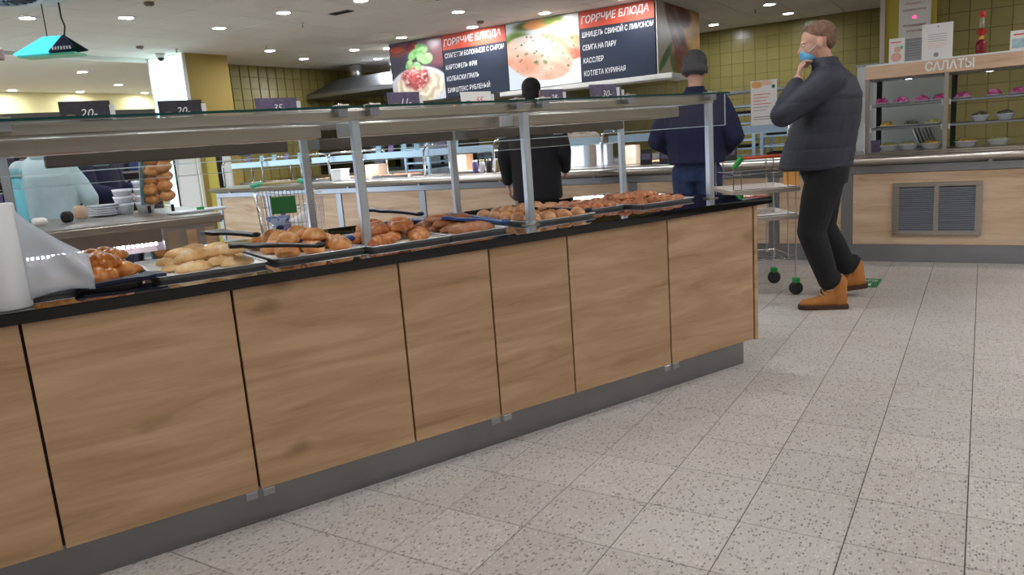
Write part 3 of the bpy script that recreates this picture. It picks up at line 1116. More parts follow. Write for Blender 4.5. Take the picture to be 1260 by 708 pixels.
# louvered vent in the front
vent = MB().loft([[(-.612, -.004, .228), (.012, -.004, .228), (.012, -.004, .652), (-.612, -.004, .652)]] +
                 [[(-.612, .013, .228), (.012, .013, .228), (.012, .013, .652), (-.612, .013, .652)]])
vf = MB()
for (a, b, c, d) in ((-.612, .012, .618, .652), (-.612, .012, .228, .262), (-.612, -.565, .262, .618), (-.035, .012, .262, .618), (-.317, -.283, .262, .618)):
    vf.box(a, b, -.014, .012, c, d)
vt = vf.build('vent_frame', M['steel'], sc_, bevel=.002)
MB().box(-.57, -.03, .004, .0119, .26, .62).build('vent_back', M['dark'], vt)
me = None
for (a, b) in ((-.565, -.317), (-.283, -.035)):
    for q in range(21):
        zz = .268 + q * .0168
        if me is None:
            mb = MB()
            mb.loft([[(x, -.012, -.0065), (x, .003, .0045), (x, .003, .006), (x, -.012, -.005)] for x in (0, .248)])
            me = mb.mesh('slat')
        o = link('slat', me, M['slatm'], vt)
        o.location = (a, 0, zz)
for (x, zz) in ((-.59, .64), (-.3, .64), (-.01, .64), (-.59, .24), (-.3, .24), (-.01, .24)):
    MB().lathe([(.006, 0), (.006, .004)], 8, Matrix.Translation((x, -.014, zz)) @ Matrix.Rotation(math.pi / 2, 4, 'X')).build('screw', M['chrome'], vt)

# food wells along the hot top
for k, (x, c, lb) in enumerate(((-8.75, (226, 170, 110), 'pan of golden food at the far left end of the serving counter'), (-7.3, (222, 186, 140), 'pan of pale food behind the shopping cart handle'),
                               (-6.25, (206, 120, 84), 'pan of reddish food seen through the second bay of the guard'), (-5.0, (216, 196, 168), 'pan of pale food left of the dark haired man'),
                               (-2.6, (230, 150, 90), 'pan of orange food left of the man in the beanie'))):
    t = thing('food_pan', lb, 'food pan', (x, 5.55, .885))
    tray_mesh(.62, .4, .03).build('pan', M['chrome'], t, True)
    mb = MB()
    r = random.Random(k)
    for q in range(26):
        mb.ell((r.uniform(-.25, .25), r.uniform(-.15, .15), .018), (r.uniform(.03, .06), r.uniform(.02, .04), .022), nu=8, nv=5)
    fd = mb.build('food', food_mat('pan_food_%d' % k, [(.3, tuple(int(v * .7) for v in c)), (.7, c)], .4), t, True)
    fd['kind'] = 'stuff'

# overshelf on arched tubes
os_ = thing('overshelf', 'bluish steel overshelf on arched tubes above the serving counter', 'shelf', (0, 5.2, .886))
for (a, b) in ((-9.0, -7.62), (-7.40, -6.55), (-6.50, -4.60), (-4.5, -3.3), (-3.2, -1.42)):
    MB().box(a, b, .02, .42, .245, .300).build('shelf_board', M['steel'], os_, bevel=.004)
    MB().box(a, b, .0, .018, .235, .31).build('shelf_front', pm('blue_steel_sky_tint', (186, 212, 232), .35, .5) if 'blue_steel_sky_tint' not in bpy.data.materials else bpy.data.materials['blue_steel_sky_tint'], os_, bevel=.003)  # sky light on the shelf bars put into the pale blue; racks share it
for x in (-9.12, -8.3, -7.55, -7.05, -6.52, -5.52, -4.55, -3.25, -2.3, -1.455):
    path = [(x, -.05, 0), (x, -.05, .26)] + [(x, -.05 + .09 * (1 - math.cos(a)), .26 + .09 * math.sin(a)) for a in (.4, .8, 1.2, 1.57)] + [(x, .36, .35)] + \
           [(x, .36 + .09 * math.sin(a), .26 + .09 * math.cos(a)) for a in (.4, .8, 1.2, 1.57)] + [(x, .45, 0)]
    MB().tube(path, .014, 10).build('arch_tube', M['chrome'], os_, True)
for (a, b) in ((-7.40, -6.55), (-6.50, -4.60), (-4.5, -3.3), (-3.2, -1.42)):
    MB().box(a + .06, b - .06, .18, .22, .238, .245).build('light_strip', M['strip'], os_)
for k, x in enumerate((-8.72, -8.45, -8.2, -7.95, -7.7, -6.32, -6.12, -5.92, -5.72, -5.35, -5.15)):
    t = thing('price_holder', 'small acrylic price holder on the overshelf, %s from its left end' % (ORD + ['eighth', 'ninth', 'tenth', 'eleventh'])[k], 'price holder', (x, 5.28, 1.186), .1, 'price holders on the overshelf')
    MB().box(-.035, .035, -.003, .003, .002, .09, Matrix.Rotation(-.2, 4, 'X')).build('card', M['fix'] if k % 3 else M['lilac'], t)
    MB().box(-.035, .035, -.02, .03, 0, .003).build('foot', M['acryl'], t)


def box_thing(name, label, cat, loc, sx, sy, sz, m, rz=0, group=None, lid=None, bevel=.006):
    t = thing(name, label, cat, loc, rz, group)
    MB().box(-sx / 2, sx / 2, -sy / 2, sy / 2, 0, sz).build('body', m, t, bevel=bevel)
    if lid is not None:
        MB().box(-sx / 2 - .006, sx / 2 + .006, -sy / 2 - .006, sy / 2 + .006, sz, sz + .012).build('lid', lid, t, bevel=.003)
    return t


clear = pm('frosted_tub', (222, 228, 236), .3, trans=.3)
box_thing('plastic_tub', 'white tub on the serving counter beside the arched tubes, behind the second guard post', 'tub', (-7.05, 5.32, .886), .20, .16, .13, M['white'], lid=M['white'])
box_thing('plastic_tub', 'lower frosted tub right of the dark haired man', 'tub', (-4.06, 5.75, .886), .14, .16, .16, clear, lid=M['whitep'])
box_thing('plastic_tub', 'tallest frosted tub right of the dark haired man', 'tub', (-3.80, 5.75, .886), .17, .16, .24, clear, lid=M['fix'])
box_thing('plastic_tub', 'frosted tub just left of the arched tube between the two men', 'tub', (-3.50, 5.75, .886), .13, .16, .22, clear, lid=M['whitep'])
box_thing('cardboard_box', 'small beige box right of the arched tube between the two men', 'box', (-3.13, 5.62, .886), .14, .14, .20, pm('beige_box', (200, 178, 152), .7))
box_thing('cardboard_box', 'orange beige box inside the arch left of the dark haired man', 'box', (-5.30, 5.62, .886), .2, .16, .22, pm('peach_box', (222, 170, 130), .7))
box_thing('cardboard_box', 'pale box at the serving counter behind the left guard post', 'box', (-6.68, 5.62, .886), .24, .18, .17, pm('pale_box', (206, 176, 150), .7))
for k, x in enumerate((-2.86, -2.66, -2.24, -2.02)):
    t = thing('menu_stand', ['black small price frame left of the orange food', 'dark blue price frame beside the orange food', 'black price frame right of the orange food',
                             'black price frame at the beanie man elbow'][k], 'price frame', (x, 5.33, .886), 0)
    MB().box(-.06, .06, -.006, .006, .0, .15, Matrix.Rotation(-.15, 4, 'X')).build('frame', M['black'], t)
    MB().box(-.045, .045, -.012, -.007, .05, .11, Matrix.Rotation(-.15, 4, 'X')).build('card', M['cardv'], t)
for k in range(7):
    x = -4.95 + k * .095
    t = thing('jar', 'small jar beside the dark haired man, %s from left in the row' % ORD[k], 'jar', (x, 5.36, .886), 0, 'row of jars at the dark haired man')
    MB().lathe([(.03, 0), (.034, .01), (.034, .11), (.026, .13)], 14).build('glass', [M['lilac'], M['white'], M['card'], M['cream']][k % 4], t, True)
    MB().lathe([(.029, .13), (.029, .15)], 14).build('lid', [M['white'], M['cream'], M['steel']][k % 3], t, True)
t = thing('bottle', 'dark brown bottle with orange neck behind the guard right end', 'bottle', (-2.50, 5.85, .886))
MB().lathe([(.04, 0), (.042, .01), (.042, .2), (.016, .27), (.016, .33)], 14).build('glass', pm('brown_bottle', (110, 96, 84), .2), t, True)
MB().lathe([(.018, .33), (.018, .37)], 12).build('cap', M['orange'], t, True)
# leaflet poster standing on the overshelf
t = thing('leaflet_sign', 'white leaflet sign with orange fruit top standing on the overshelf', 'sign', (-1.70, 5.30, 1.187))
MB().box(-.115, .115, -.004, .004, .0, .40).build('board', M['paper'], t, bevel=.001)
for (x, zz, rx, rz_, c) in ((-.06, .365, .052, .032, (232, 178, 110)), (.02, .375, .06, .024, (240, 196, 176)), (.085, .34, .016, .018, (40, 120, 84))):
    pmn = 'print_%d_%d' % (c[0], c[1])
    MB().ell((x, -.004, zz), (rx, .0012, rz_)).build('print', pm(pmn, c, .6), t)
for q in range(6):
    MB().box(-.09, .06 - .02 * (q % 3), -.0055, -.004, .275 - q * .028, .281 - q * .028).build('text_line', M['bred'] if q < 4 else M['txtg'], t)
for q in range(2):
    MB().box(-.09, .09, -.0055, -.004, .075 - q * .02, .082 - q * .02).build('text_line', M['txtg'], t)

# ------------------------------------------------------------------ salad display case
sd = thing('salad_case', 'glass fronted steel salad display case with a pale wood header', 'display case', (0, 5.0, .885))


def zs(a):
    return a - .885


MB().box(-.85, 2.5, .20, .75, .0, .012).build('base', M['steel'], sd)
hd = MB().box(-.85, 2.5, .185, .32, zs(1.497), zs(1.600)).build('header', wood_mat('header_wood', [(.34, (196, 158, 124)), (.5, (214, 180, 148)), (.7, (226, 196, 166))], knots=False), sd, bevel=.002)
MB().box(-.85, 2.5, .185, .75, zs(1.600), zs(1.612)).build('top_plate', M['white'], sd)
MB().box(-.85, 2.5, .33, .75, zs(1.49), zs(1.51)).build('soffit', M['steel_d'], sd)
for x in (-.838, -.265, .31, .885, 1.46, 2.03):
    MB().box(x - .016, x + .016, .20, .23, .012, zs(1.497)).build('front_post', M['steel'], sd, bevel=.002)
    MB().box(x + .02, x + .06, .68, .72, .012, zs(1.497)).build('rear_post', M['dark'], sd)
xs_ = (-.838, -.265, .31, .885, 1.46, 2.03)
for a, b in zip(xs_[:-1], xs_[1:]):
    for zz in (1.268, 1.078):
        sh = MB().box(a + .018, b - .018, .235, .62, zs(zz), zs(zz) + .018).build('shelf', M['steel_d'], sd, bevel=.002)
        for d in (a + .02, b - .032):
            MB().box(d, d + .012, .222, .235, zs(zz) - .02, zs(zz) + .022).build('shelf_pin', M['white'], sh)
    MB().box(a + .016, b - .016, .207, .212, .014, zs(1.495)).build('front_glass', M['glass'], sd)
    MB().box(a + .016, b - .016, .715, .72, .014, zs(1.49)).build('rear_glass', M['glass'], sd)
    l = MB().lathe([(.045, 0), (.045, -.008), (.038, -.008)], 16, Matrix.Translation(((a + b) / 2, .44, zs(1.49)))).build('lamp', M['chrome'], sd, True)
    MB().lathe([(.036, -.006), (.02, -.009)], 16, Matrix.Translation(((a + b) / 2, .44, zs(1.49)))).build('lamp_glass', M['smalllamp'], l, True)
MB().box(-.852, -.85, .21, .74, .0, zs(1.497)).build('side_glass', M['glass'], sd)
lettering('САЛАТЫ', M['txt'], hd, -.418, zs(1.520), .1835, .335, .070, 0, bold=.03)

beet = food_mat('beet_salad', [(.3, (150, 30, 90)), (.5, (190, 60, 130)), (.75, (232, 150, 196))], .4, 40)
greens = food_mat('mixed_salad', [(.3, (120, 110, 60)), (.5, (180, 176, 110)), (.75, (226, 214, 170))], .5, 60, .6)
olive = food_mat('dark_salad', [(.3, (40, 44, 30)), (.5, (86, 84, 60)), (.75, (200, 196, 180))], .5, 50, .6)
yel = food_mat('yellow_salad', [(.3, (150, 110, 30)), (.5, (206, 160, 60)), (.75, (240, 210, 130))], .5, 50, .6)
china = pm('china', (232, 236, 242), .25)


def plate(x, zz, m, label, r=.065, hgt=.05, bowl=False, y=5.40, wide=1.0):
    t = thing('salad_bowl' if bowl else 'salad_plate', label, 'salad', (x, y, zz))
    if bowl:
        MB().lathe([(r * .5, 0), (r * .62, .006), (r * .95, .045), (r * 1.05, .05), (r * .95, .046), (r * .5, .012)], 20).build('bowl', china, t, True)
        b0 = .036
    else:
        MB().lathe([(r * .6, 0), (r * 1.2, .010), (r * 1.22, .013), (r * .8, .006)], 20).build('plate', china, t, True)
        b0 = .004
    bun_mesh(r * .85 * wide, r * .75, hgt, int(abs(x) * 100), 4, .08, .2).build('salad', m, t, True, loc=(0, 0, b0))
    return t


for k, x in enumerate((-.745, -.60, -.45, -.315, -.155, .06, .22)):
    plate(x, 1.2865, beet, ['dark red beet salad at the left end of the top shelf', 'second beet salad from the left on the top shelf', 'third beet salad from the left on top shelf',
                            'beet salad left against the middle post', 'beet salad right after the middle post on top shelf', 'pale pink salad on right top shelf', 'beet salad near right edge of top shelf'][k],
          .06, .042, wide=1.1)
for (x, m, lb, bw) in ((-.70, yel, 'yellow brown salad on the middle shelf at left', False), (-.52, olive, 'dark salad on the middle shelf left bay', False), (-.36, greens, 'flat salad on middle shelf beside the middle post', False),
                       (-.03, olive, 'white bowl of dark salad on middle shelf right bay', True), (.14, olive, 'second white bowl of dark salad on middle shelf', True)):
    plate(x, 1.0965, m, lb, .07, .035, bw)
for (x, m, lb) in ((-.68, greens, 'bowl of green salad at the left of the bottom row'), (-.54, greens, 'second bowl of salad in the bottom row'), (-.37, yel, 'bowl of yellow salad left of middle post in bottom row'),
                   (-.12, yel, 'wide bowl of yellow salad right of middle post in bottom row'), (.10, greens, 'wide bowl of pale salad at right of bottom row')):
    plate(x, .8975, m, lb, .085, .03, True)
t = thing('price_holder', 'small card frame standing inside the salad case at lower left', 'price holder', (-.775, 5.27, .8975))
MB().box(-.035, .035, -.004, .004, .0, .10).build('card', M['cardv'], t)
MB().box(-.035, .035, -.02, .02, 0, .003).build('foot', M['acryl'], t)
t = thing('plate_stack', 'tilted stack of white plates behind the salad case glass', 'plates', (-.52, 5.95, .886))
for q in range(6):
    MB().lathe([(.06, 0), (.11, .012), (.112, .016), (.06, .006)], 20, Matrix.Translation((q * .028, 0, .10)) @ Matrix.Rotation(math.radians(68), 4, 'Y')).build('plate', china, t, True)
MB().box(-.06, .22, -.05, .05, .0, .02).build('rack', M['steel'], t)
# things on top of the case
t = thing('leaflet_card', 'small white card with a pink picture on the left end of the salad case', 'card', (-.635, 5.33, 1.612))
MB().box(-.058, .058, -.004, .004, 0, .20).build('card', M['paper'], t)
MB().ell((-.005, -.004, .05), (.04, .001, .035)).build('print', pm('pink_print', (232, 178, 160), .6), t)
MB().ell((.005, -.0045, .11), (.025, .001, .025)).build('print', bpy.data.materials['pink_print'], t)
MB().ell((.035, -.005, .125), (.012, .001, .014)).build('print', M['teal'], t)
MB().box(-.045, .03, -.0055, -.004, .165, .172).build('text_line', M['bred'], t)
t = thing('notice_sheet', 'large white notice sheet standing above the word on salad case header', 'notice', (-.345, 5.30, 1.612))
MB().box(-.108, .108, -.003, .003, 0, .275).build('sheet', M['paper'], t)
MB().box(-.108, .108, .003, .03, 0, .006).build('stand', M['acryl'], t)
for q in range(7):
    MB().box(-.065, .065 - .02 * (q == 6), -.0042, -.003, .19 - q * .017, .193 - q * .017).build('text_line', M['txtg'] if q < 4 else pm('peach_print', (236, 190, 160), .6) if 'peach_print' not in bpy.data.materials else bpy.data.materials['peach_print'], t)
MB().lathe([(.005, 0), (.005, .004)], 8, Matrix.Translation((.005, -.004, .25)) @ Matrix.Rotation(math.pi / 2, 4, 'X')).build('pin', M['black'], t)
MB().ell((-.005, -.003, .035), (.018, .001, .018)).build('stamp', M['txtg'], t)
t = thing('decor_bottle', 'tall curvy red glass bottle on top of the salad case', 'bottle', (-.045, 5.36, 1.612))
redg = pm('red_glass', (120, 14, 26), .12)
MB().lathe([(.032, 0), (.038, .02), (.040, .06), (.036, .095), (.020, .115)], 20).build('lower_bulb', redg, t, True)
MB().lathe([(.020, .115), (.017, .13), (.020, .145)], 20).build('waist', pm('amber_glass', (206, 150, 60), .15), t, True)
MB().lathe([(.020, .145), (.036, .165), (.034, .185), (.018, .20)], 20).build('upper_bulb', pm('orange_red_glass', (170, 40, 26), .12), t, True)
MB().lathe([(.018, .20), (.017, .285)], 20).build('neck', pm('pale_glass', (176, 176, 150), .15, trans=.4), t, True)
MB().lathe([(.020, .285), (.020, .325), (.012, .328)], 20).build('cap', M['red'], t, True)
t = thing('leaflet_card', 'landscape card with pale picture on the salad case at the right edge', 'card', (.235, 5.32, 1.612))
MB().box(-.09, .09, -.004, .004, 0, .15).build('card', M['paper'], t)
MB().box(-.078, .078, -.0055, -.004, .02, .09).build('print', pm('seaside_print', (170, 196, 200), .6, var=.2, vscale=20), t)
MB().box(-.07, .05, -.0055, -.004, .115, .125).build('text_line', M['bred'], t)
t = thing('partition_board', 'pale grey partition board behind the left end of the salad case', 'partition', (-.66, 6.0, 0))
MB().box(-.36, .36, 0, .03, .0, 1.655).build('board', pm('partition_grey', (206, 212, 208), .5), t, bevel=.004)
MB().box(-.37, .37, -.006, .036, 1.655, 1.67).build('cap_strip', M['steel_d'], t)
# electric cabinet on the column
t = thing('utility_cabinet', 'tall white louvered cabinet with red lettering on the yellow column', 'cabinet', (-.695, 8.04, 1.45))
MB().box(-.155, .155, -.14, 0, 0, 1.36).build('housing', M['whitep'], t, bevel=.006)
for (a, b) in ((.06, .56), (1.0, 1.33)):
    lv = MB().box(-.09, .09, -.146, -.14, a, b).build('louver', M['steel_d'], t)
    for q in range(int((b - a) / .028)):
        MB().box(-.085, .085, -.156, -.146, a + .012 + q * .028, a + .026 + q * .028).build('slat', pm('louver_grey', (176, 178, 180), .5) if 'louver_grey' not in bpy.data.materials else bpy.data.materials['louver_grey'], lv)
for (tx, zz, w) in (('«Воздух» –', .92, .20), ('рециркулятор', .855, .22), ('бактерицидный', .69, .22), ('включён', .63, .15)):
    lettering(tx, pm('dull_red_print', (170, 90, 90), .6) if 'dull_red_print' not in bpy.data.materials else bpy.data.materials['dull_red_print'], t, 0, zz, -.1415, w, .028, align='C')
MB().ell((.0, -.142, .785), (.022, .006, .016)).build('indicator_lamp', pm('red_lamp', (255, 60, 110), .4, emit=1.5), t, True)

# ------------------------------------------------------------------ kitchen behind the counter
kb = thing('kitchen_bench', 'long dark kitchen bench with ovens along the back of the kitchen', 'kitchen bench', (-6.2, 7.4, 0))
MB().box(-3.6, 3.2, 0, .7, .0, .86).build('cabinet', M['steel_d'], kb)
MB().box(-3.62, 3.22, -.02, .72, .86, .90).build('worktop', M['steel'], kb)
for k in range(6):
    d = MB().box(-3.5 + k * 1.1, -2.5 + k * 1.1, -.02, 0, .1, .8).build('door', M['dark'], kb)
    MB().box(-3.4 + k * 1.1, -2.6 + k * 1.1, -.04, -.02, .70, .72).build('handle', M['chrome'], d)
ov = pm('oven_black', (26, 26, 28), .25)
for k, (x, w, h, lb) in enumerate(((-9.1, .95, .95, 'black oven at the left end of the kitchen bench'), (-8.1, .9, .95, 'second black oven, behind the shopping cart handle'),
                                   (-7.1, .9, .8, 'third black oven behind the arched tubes'), (-6.1, .5, .2, 'low black stove behind the second guard bay'))):
    t = thing('oven', lb, 'oven', (x, 7.45, .90))
    MB().box(-w / 2, w / 2, 0, .55, 0, h).build('body', ov, t, bevel=.01)
    d = MB().box(-w / 2 + .05, w / 2 - .15, -.012, 0, .06, h - .06).build('door', M['blackglass'], t)
    MB().tube([(-w / 2 + .08, -.03, h - .08), (w / 2 - .18, -.03, h - .08)], .01).build('handle', M['chrome'], d)
    for q in range(3):
        MB().lathe([(.018, 0), (.016, .02)], 10, Matrix.Translation((w / 2 - .07, 0, h * (.25 + .25 * q))) @ Matrix.Rotation(math.pi / 2, 4, 'X')).build('knob', M['steel'], t)
for k, (x, r, h) in enumerate(((-5.45, .16, .30), (-5.02, .13, .34), (-4.7, .10, .22))):
    t = thing('stock_pot', ['wide steel pot on the kitchen bench left of the dark haired man', 'taller bright steel pot beside the wide pot', 'small steel pot hidden half by dark haired man'][k],
              'pot', (x, 7.65, .90))
    MB().lathe([(r, 0), (r, h), (r + .008, h + .004), (r - .006, h)], 24).build('pot', M['steel'], t, True)
    MB().lathe([(r, h + .004), (r * .5, h + .03), (.02, h + .035), (.02, h + .055), (.0, h + .056)], 24).build('lid', M['chrome'], t, True)
    for sg_ in (-1, 1):
        MB().tube([(sg_ * r, -.04, h * .8), (sg_ * (r + .04), -.03, h * .8), (sg_ * (r + .04), .03, h * .8), (sg_ * r, .04, h * .8)], .008).build('handle', M['chrome'], t)
t = thing('microwave', 'white boxy machine with round corner behind the beanie man', 'machine', (-3.0, 6.75, .95))
MB().box(-.30, .22, 0, .45, 0, .33).build('body', M['white'], t, bevel=.04, seg=3)
MB().box(-.22, .10, -.006, 0, .05, .27).build('door', M['fix'], t)
t = thing('side_table', 'steel side table under the white machine in the kitchen', 'table', (-3.0, 6.75, 0))
MB().box(-.5, .5, -.05, .55, .91, .95).build('table_top', M['steel'], t)
for (x, y) in ((-.46, 0), (.46, 0), (-.46, .5), (.46, .5)):
    MB().box(x - .02, x + .02, y - .02, y + .02, 0, .91).build('leg', M['steel_d'], t)


def rack(x, y, label, n=13, w=.5, h=1.62, rz=0):
    t = thing('tray_rack', label, 'rack', (x, y, 0), rz)
    for a in (-w / 2, w / 2):
        for b in (0, .5):
            MB().box(a - .018, a + .018, b - .018, b + .018, .1, h).build('upright', bpy.data.materials['blue_steel_sky_tint'], t)
            MB().lathe([(.045, -.012), (.045, .012)], 14, Matrix.Translation((a, b, .046)) @ Matrix.Rotation(math.pi / 2, 4, 'Y')).build('wheel', M['rubber'], t)
    MB().box(-w / 2, w / 2, 0, .5, h - .03, h).build('top_frame', M['steel_d'], t)
    for q in range(n):
        zz = .2 + q * (h - .3) / n
        s = MB().box(-w / 2 + .015, w / 2 - .015, -.01, .5, zz, zz + .022).build('tray', bpy.data.materials['blue_steel_sky_tint'], t)
        if q % 2:
            MB().box(-w / 2 + .05, w / 2 - .05, .02, .45, zz + .022, zz + .055).build('load', M['dark'], s)
    return t


rack(-2.62, 7.6, 'bluish tray rack between the beanie man and leaflet sign')
rack(-2.06, 7.75, 'second tray rack right behind the leaflet sign', 11)
rack(-6.9, 6.75, 'bluish tray rack seen past the upper part of the second guard post', 12, .42, 1.5)
hd_ = thing('extractor_hood', 'broad steel extractor hood with chimneys hanging over the ovens', 'extractor hood', (-9.9, 9.2, 2.28))
MB().loft([[(-1.0, -.6, 0), (1.15, -.6, 0), (1.15, .6, 0), (-1.0, .6, 0)], [(-1.0, -.6, .08), (1.15, -.6, .08), (1.15, .6, .08), (-1.0, .6, .08)],
           [(-.45, -.25, .33), (.9, -.25, .33), (.9, .3, .33), (-.45, .3, .33)]]).build('canopy', M['steel_d'], hd_, bevel=.01)
for x in (-.25, .75):
    MB().lathe([(.14, .30), (.14, .575)], 20, Matrix.Translation((x, .02, 0))).build('chimney', M['chrome'], hd_, True)
# white boards and yellow posts low at the left
for k, (x, y, w, m, lb) in enumerate(((-9.95, 5.15, .34, 'whitep', 'tall white board leaning behind the left island'), (-9.35, 5.4, .12, 'whitep', 'narrow white board beside the yellow post at left'))):
    t = thing('wall_board', lb, 'board', (x, y, 0), math.radians(20))
    MB().box(-w / 2, w / 2, 0, .04, .0, 1.32).build('board', M[m], t, bevel=.004)
    MB().box(-w / 2 - .02, -w / 2, -.01, .05, .0, 1.32).build('edge', M['dark'], t)
t = thing('yellow_post', 'olive yellow post at the left end of the serving counter', 'post', (-9.62, 5.35, 0), 0)
MB().box(-.12, .12, 0, .2, 0, 1.6).build('post', M['yellow'], t, bevel=.005)
MB().box(.12, .135, -.005, .2, 0, 1.6).build('edge_guard', M['dark'], t)

# ------------------------------------------------------------------ menu bulkhead with the printed boards
mbk = thing('menu_bulkhead', 'white bulkhead hung from the ceiling carrying the hot dish boards', 'bulkhead', (0, 7.7, 0))
MB().box(-8.02, -3.625, .03, 1.75, 1.96, HC).build('soffit_box', M['whitep'], mbk)
MB().box(-6.0, -3.612, -.03, .30, 1.868, 1.925).build('lower_ledge', M['whitep'], mbk, bevel=.004)
MB().box(-3.628, -3.40, -.02, .75, 1.868, 1.93).build('side_ledge', M['whitep'], mbk, bevel=.004)


def clip01(x):
    return max(0.0, min(1.0, x))


def sm(a, b, x):
    t_ = clip01((x - a) / (b - a))
    return t_ * t_ * (3 - 2 * t_)


def nz(x, y, s=0):
    def h(i, j):
        q = math.sin(i * 127.1 + j * 311.7 + s * 74.7) * 43758.5453
        return q - math.floor(q)
    tot, amp, f = 0.0, .62, 3.0
    for o in range(3):
        a, b = x * f, y * f
        i, j = math.floor(a), math.floor(b)
        fx, fy = sm(0, 1, a - i), sm(0, 1, b - j)
        tot += amp * ((h(i, j) * (1 - fx) + h(i + 1, j) * fx) * (1 - fy) + (h(i, j + 1) * (1 - fx) + h(i + 1, j + 1) * fx) * fy)
        amp *= .5
        f *= 2.1
    return max(-1.0, min(1.0, (tot - .54) * 3.2))


def mixc(a, b, t_):
    return tuple(a[i] + (b[i] - a[i]) * t_ for i in range(3))


def el(u, v, cx, cy, rx, ry, soft=.12, rot=0.0):
    dx, dy = u - cx, v - cy
    c, s = math.cos(rot), math.sin(rot)
    d = math.hypot((dx * c + dy * s) / rx, (-dx * s + dy * c) / ry)
    return 1 - sm(1 - soft, 1 + soft, d)


LEAF = [(.46, .78, .12, .07, .6), (.62, .86, .13, .07, -.4), (.70, .68, .12, .09, .2), (.36, .62, .09, .06, 1.0), (.52, .58, .09, .06, -.6), (.58, .74, .10, .06, 1.2)]


def pasta(u, v):
    c = mixc((36, 36, 48), (96, 70, 84), sm(.5, 1.0, v))
    c = mixc(c, (150, 84, 90), sm(.55, 1.0, u) * sm(.45, .6, v))
    c = mixc(c, (110, 60, 46), el(u, v, .14, .86, .20, .09))
    c = mixc(c, (176, 70, 44), el(u, v, .14, .89, .13, .05))
    c = mixc(c, (96, 22, 30), el(u, v, .45, .90, .14, .08))
    p = el(u, v, .52, .20, .58, .37, .04)
    c = mixc(c, (214, 214, 222), p)
    s = .5 + .5 * math.sin(38 * math.hypot(u - .5, (v - .3) * 1.3) + 5 * nz(u * 1.2, v * 1.2))
    c = mixc(c, mixc((206, 184, 150), (240, 230, 208), s), el(u, v, .52, .24, .46, .27, .12))
    q1, q2 = .5 + .5 * nz(u * 5, v * 5, 2), .5 + .5 * nz(u * 9 + 2, v * 9, 5)
    ms = el(u, v, .46 + .03 * nz(u * 3, v * 3), .40 + .03 * nz(v * 3, u * 3), .25, .20, .25)
    c = mixc(c, mixc((112, 30, 38), (190, 84, 78), q1), ms)
    c = mixc(c, (234, 206, 190), ms * sm(.62, .8, q2) * .8)
    c = mixc(c, (236, 214, 200), el(u, v, .48, .53, .16, .08, .3) * (.5 + .5 * nz(u * 6, v * 6)))
    for i, (cx, cy, rx, ry, r) in enumerate(LEAF):
        c = mixc(c, mixc((78, 128, 66), (176, 212, 150), .5 + .5 * nz(u * 4, v * 4, i)), el(u, v, cx, cy, rx, ry, .15, r))
    return c


def salmon(u, v):
    c = mixc((214, 222, 228), (240, 244, 244), sm(0, 1, u))
    c = mixc(c, (110, 140, 60), el(u, v, .10, .72, .20, .13, .4, .5))
    c = mixc(c, (80, 96, 44), el(u, v, .3, .93, .18, .06, .5))
    c = mixc(c, (228, 160, 100), el(u, v, .44, .93, .2, .07, .25))
    c = mixc(c, (140, 160, 80), el(u, v, .66, .95, .14, .06, .4))
    c = mixc(c, (238, 190, 150), el(u, v, .72, .89, .07, .04, .3))
    f2 = el(u, v, .78, .60, .34, .20, .06, -.55)
    c = mixc(c, mixc((226, 156, 116), (246, 214, 186), .5 + .5 * nz(u * 2, v * 3, 1)), f2)
    c = mixc(c, (204, 110, 90), el(u, v, .92, .42, .10, .09, .5) * f2)
    f1 = el(u, v, .42, .44, .50, .31, .05, -.42)
    c = mixc(c, (206, 140, 108), el(u, v, .43, .45, .545, .345, .06, -.42) * f2 * .8)
    c = mixc(c, mixc((214, 156, 124), (238, 204, 180), .5 + .5 * nz(u * 2.4, v * 2.4, 3)), f1)
    c = mixc(c, (244, 230, 220), el(u, v, .38, .68, .26, .16, .5, -.2) * f1)
    c = mixc(c, (222, 148, 116), el(u, v, .2, .36, .2, .10, .6, -.4) * f1 * .7)
    c = mixc(c, (206, 128, 104), sm(.5, .9, .5 + .5 * math.sin(46 * (u * .8 + v))) * .22 * f1 * sm(.55, .75, u))
    r = random.Random(5)
    for k in range(34):
        cx, cy, q = r.uniform(.12, .95), r.uniform(.25, .80), r.uniform(.006, .016)
        if abs(u - cx) < .05 and abs(v - cy) < .05:
            c = mixc(c, (86, 110, 50), el(u, v, cx, cy, q, q, .4) * (f1 or f2))
    for (cx, cy, q) in ((.40, .38, .035), (.53, .36, .03), (.49, .46, .022), (.27, .52, .025), (.56, .71, .024)):
        c = mixc(c, (74, 104, 44), el(u, v, cx, cy, q, q * .8, .5) * (.6 + .4 * nz(u * 30, v * 30)))
    return c


def meat(u, v):
    c = mixc((196, 190, 176), (206, 196, 170), u)
    w = .5 + .5 * nz(u * 1.5, v * 3.0, 1)
    c = mixc(c, mixc((170, 120, 60), (216, 176, 100), w), sm(.30, .42, u + .12 * math.sin(v * 5)))
    c = mixc(c, (110, 30, 34), el(u, v, .52, .86, .26, .16, .2))
    band = el(u, v, .45, .60, .16, .62, .10, .42)
    c = mixc(c, mixc((104, 50, 44), (176, 116, 100), .5 + .5 * nz(u * 4, v * 4, 4)), band)
    c = mixc(c, (60, 26, 30), el(u, v, .50, .62, .05, .60, .5, .52) * .8)
    c = mixc(c, mixc((124, 46, 36), (160, 80, 60), .5 + .5 * nz(u * 3, v * 5)), el(u, v, .62, .18, .30, .26, .15, -.2))
    c = mixc(c, (60, 110, 44), el(u, v, .16, .24, .05, .24, .4, -.62))
    c = mixc(c, (84, 126, 66), el(u, v, .34, .14, .05, .20, .4, .35))
    return c


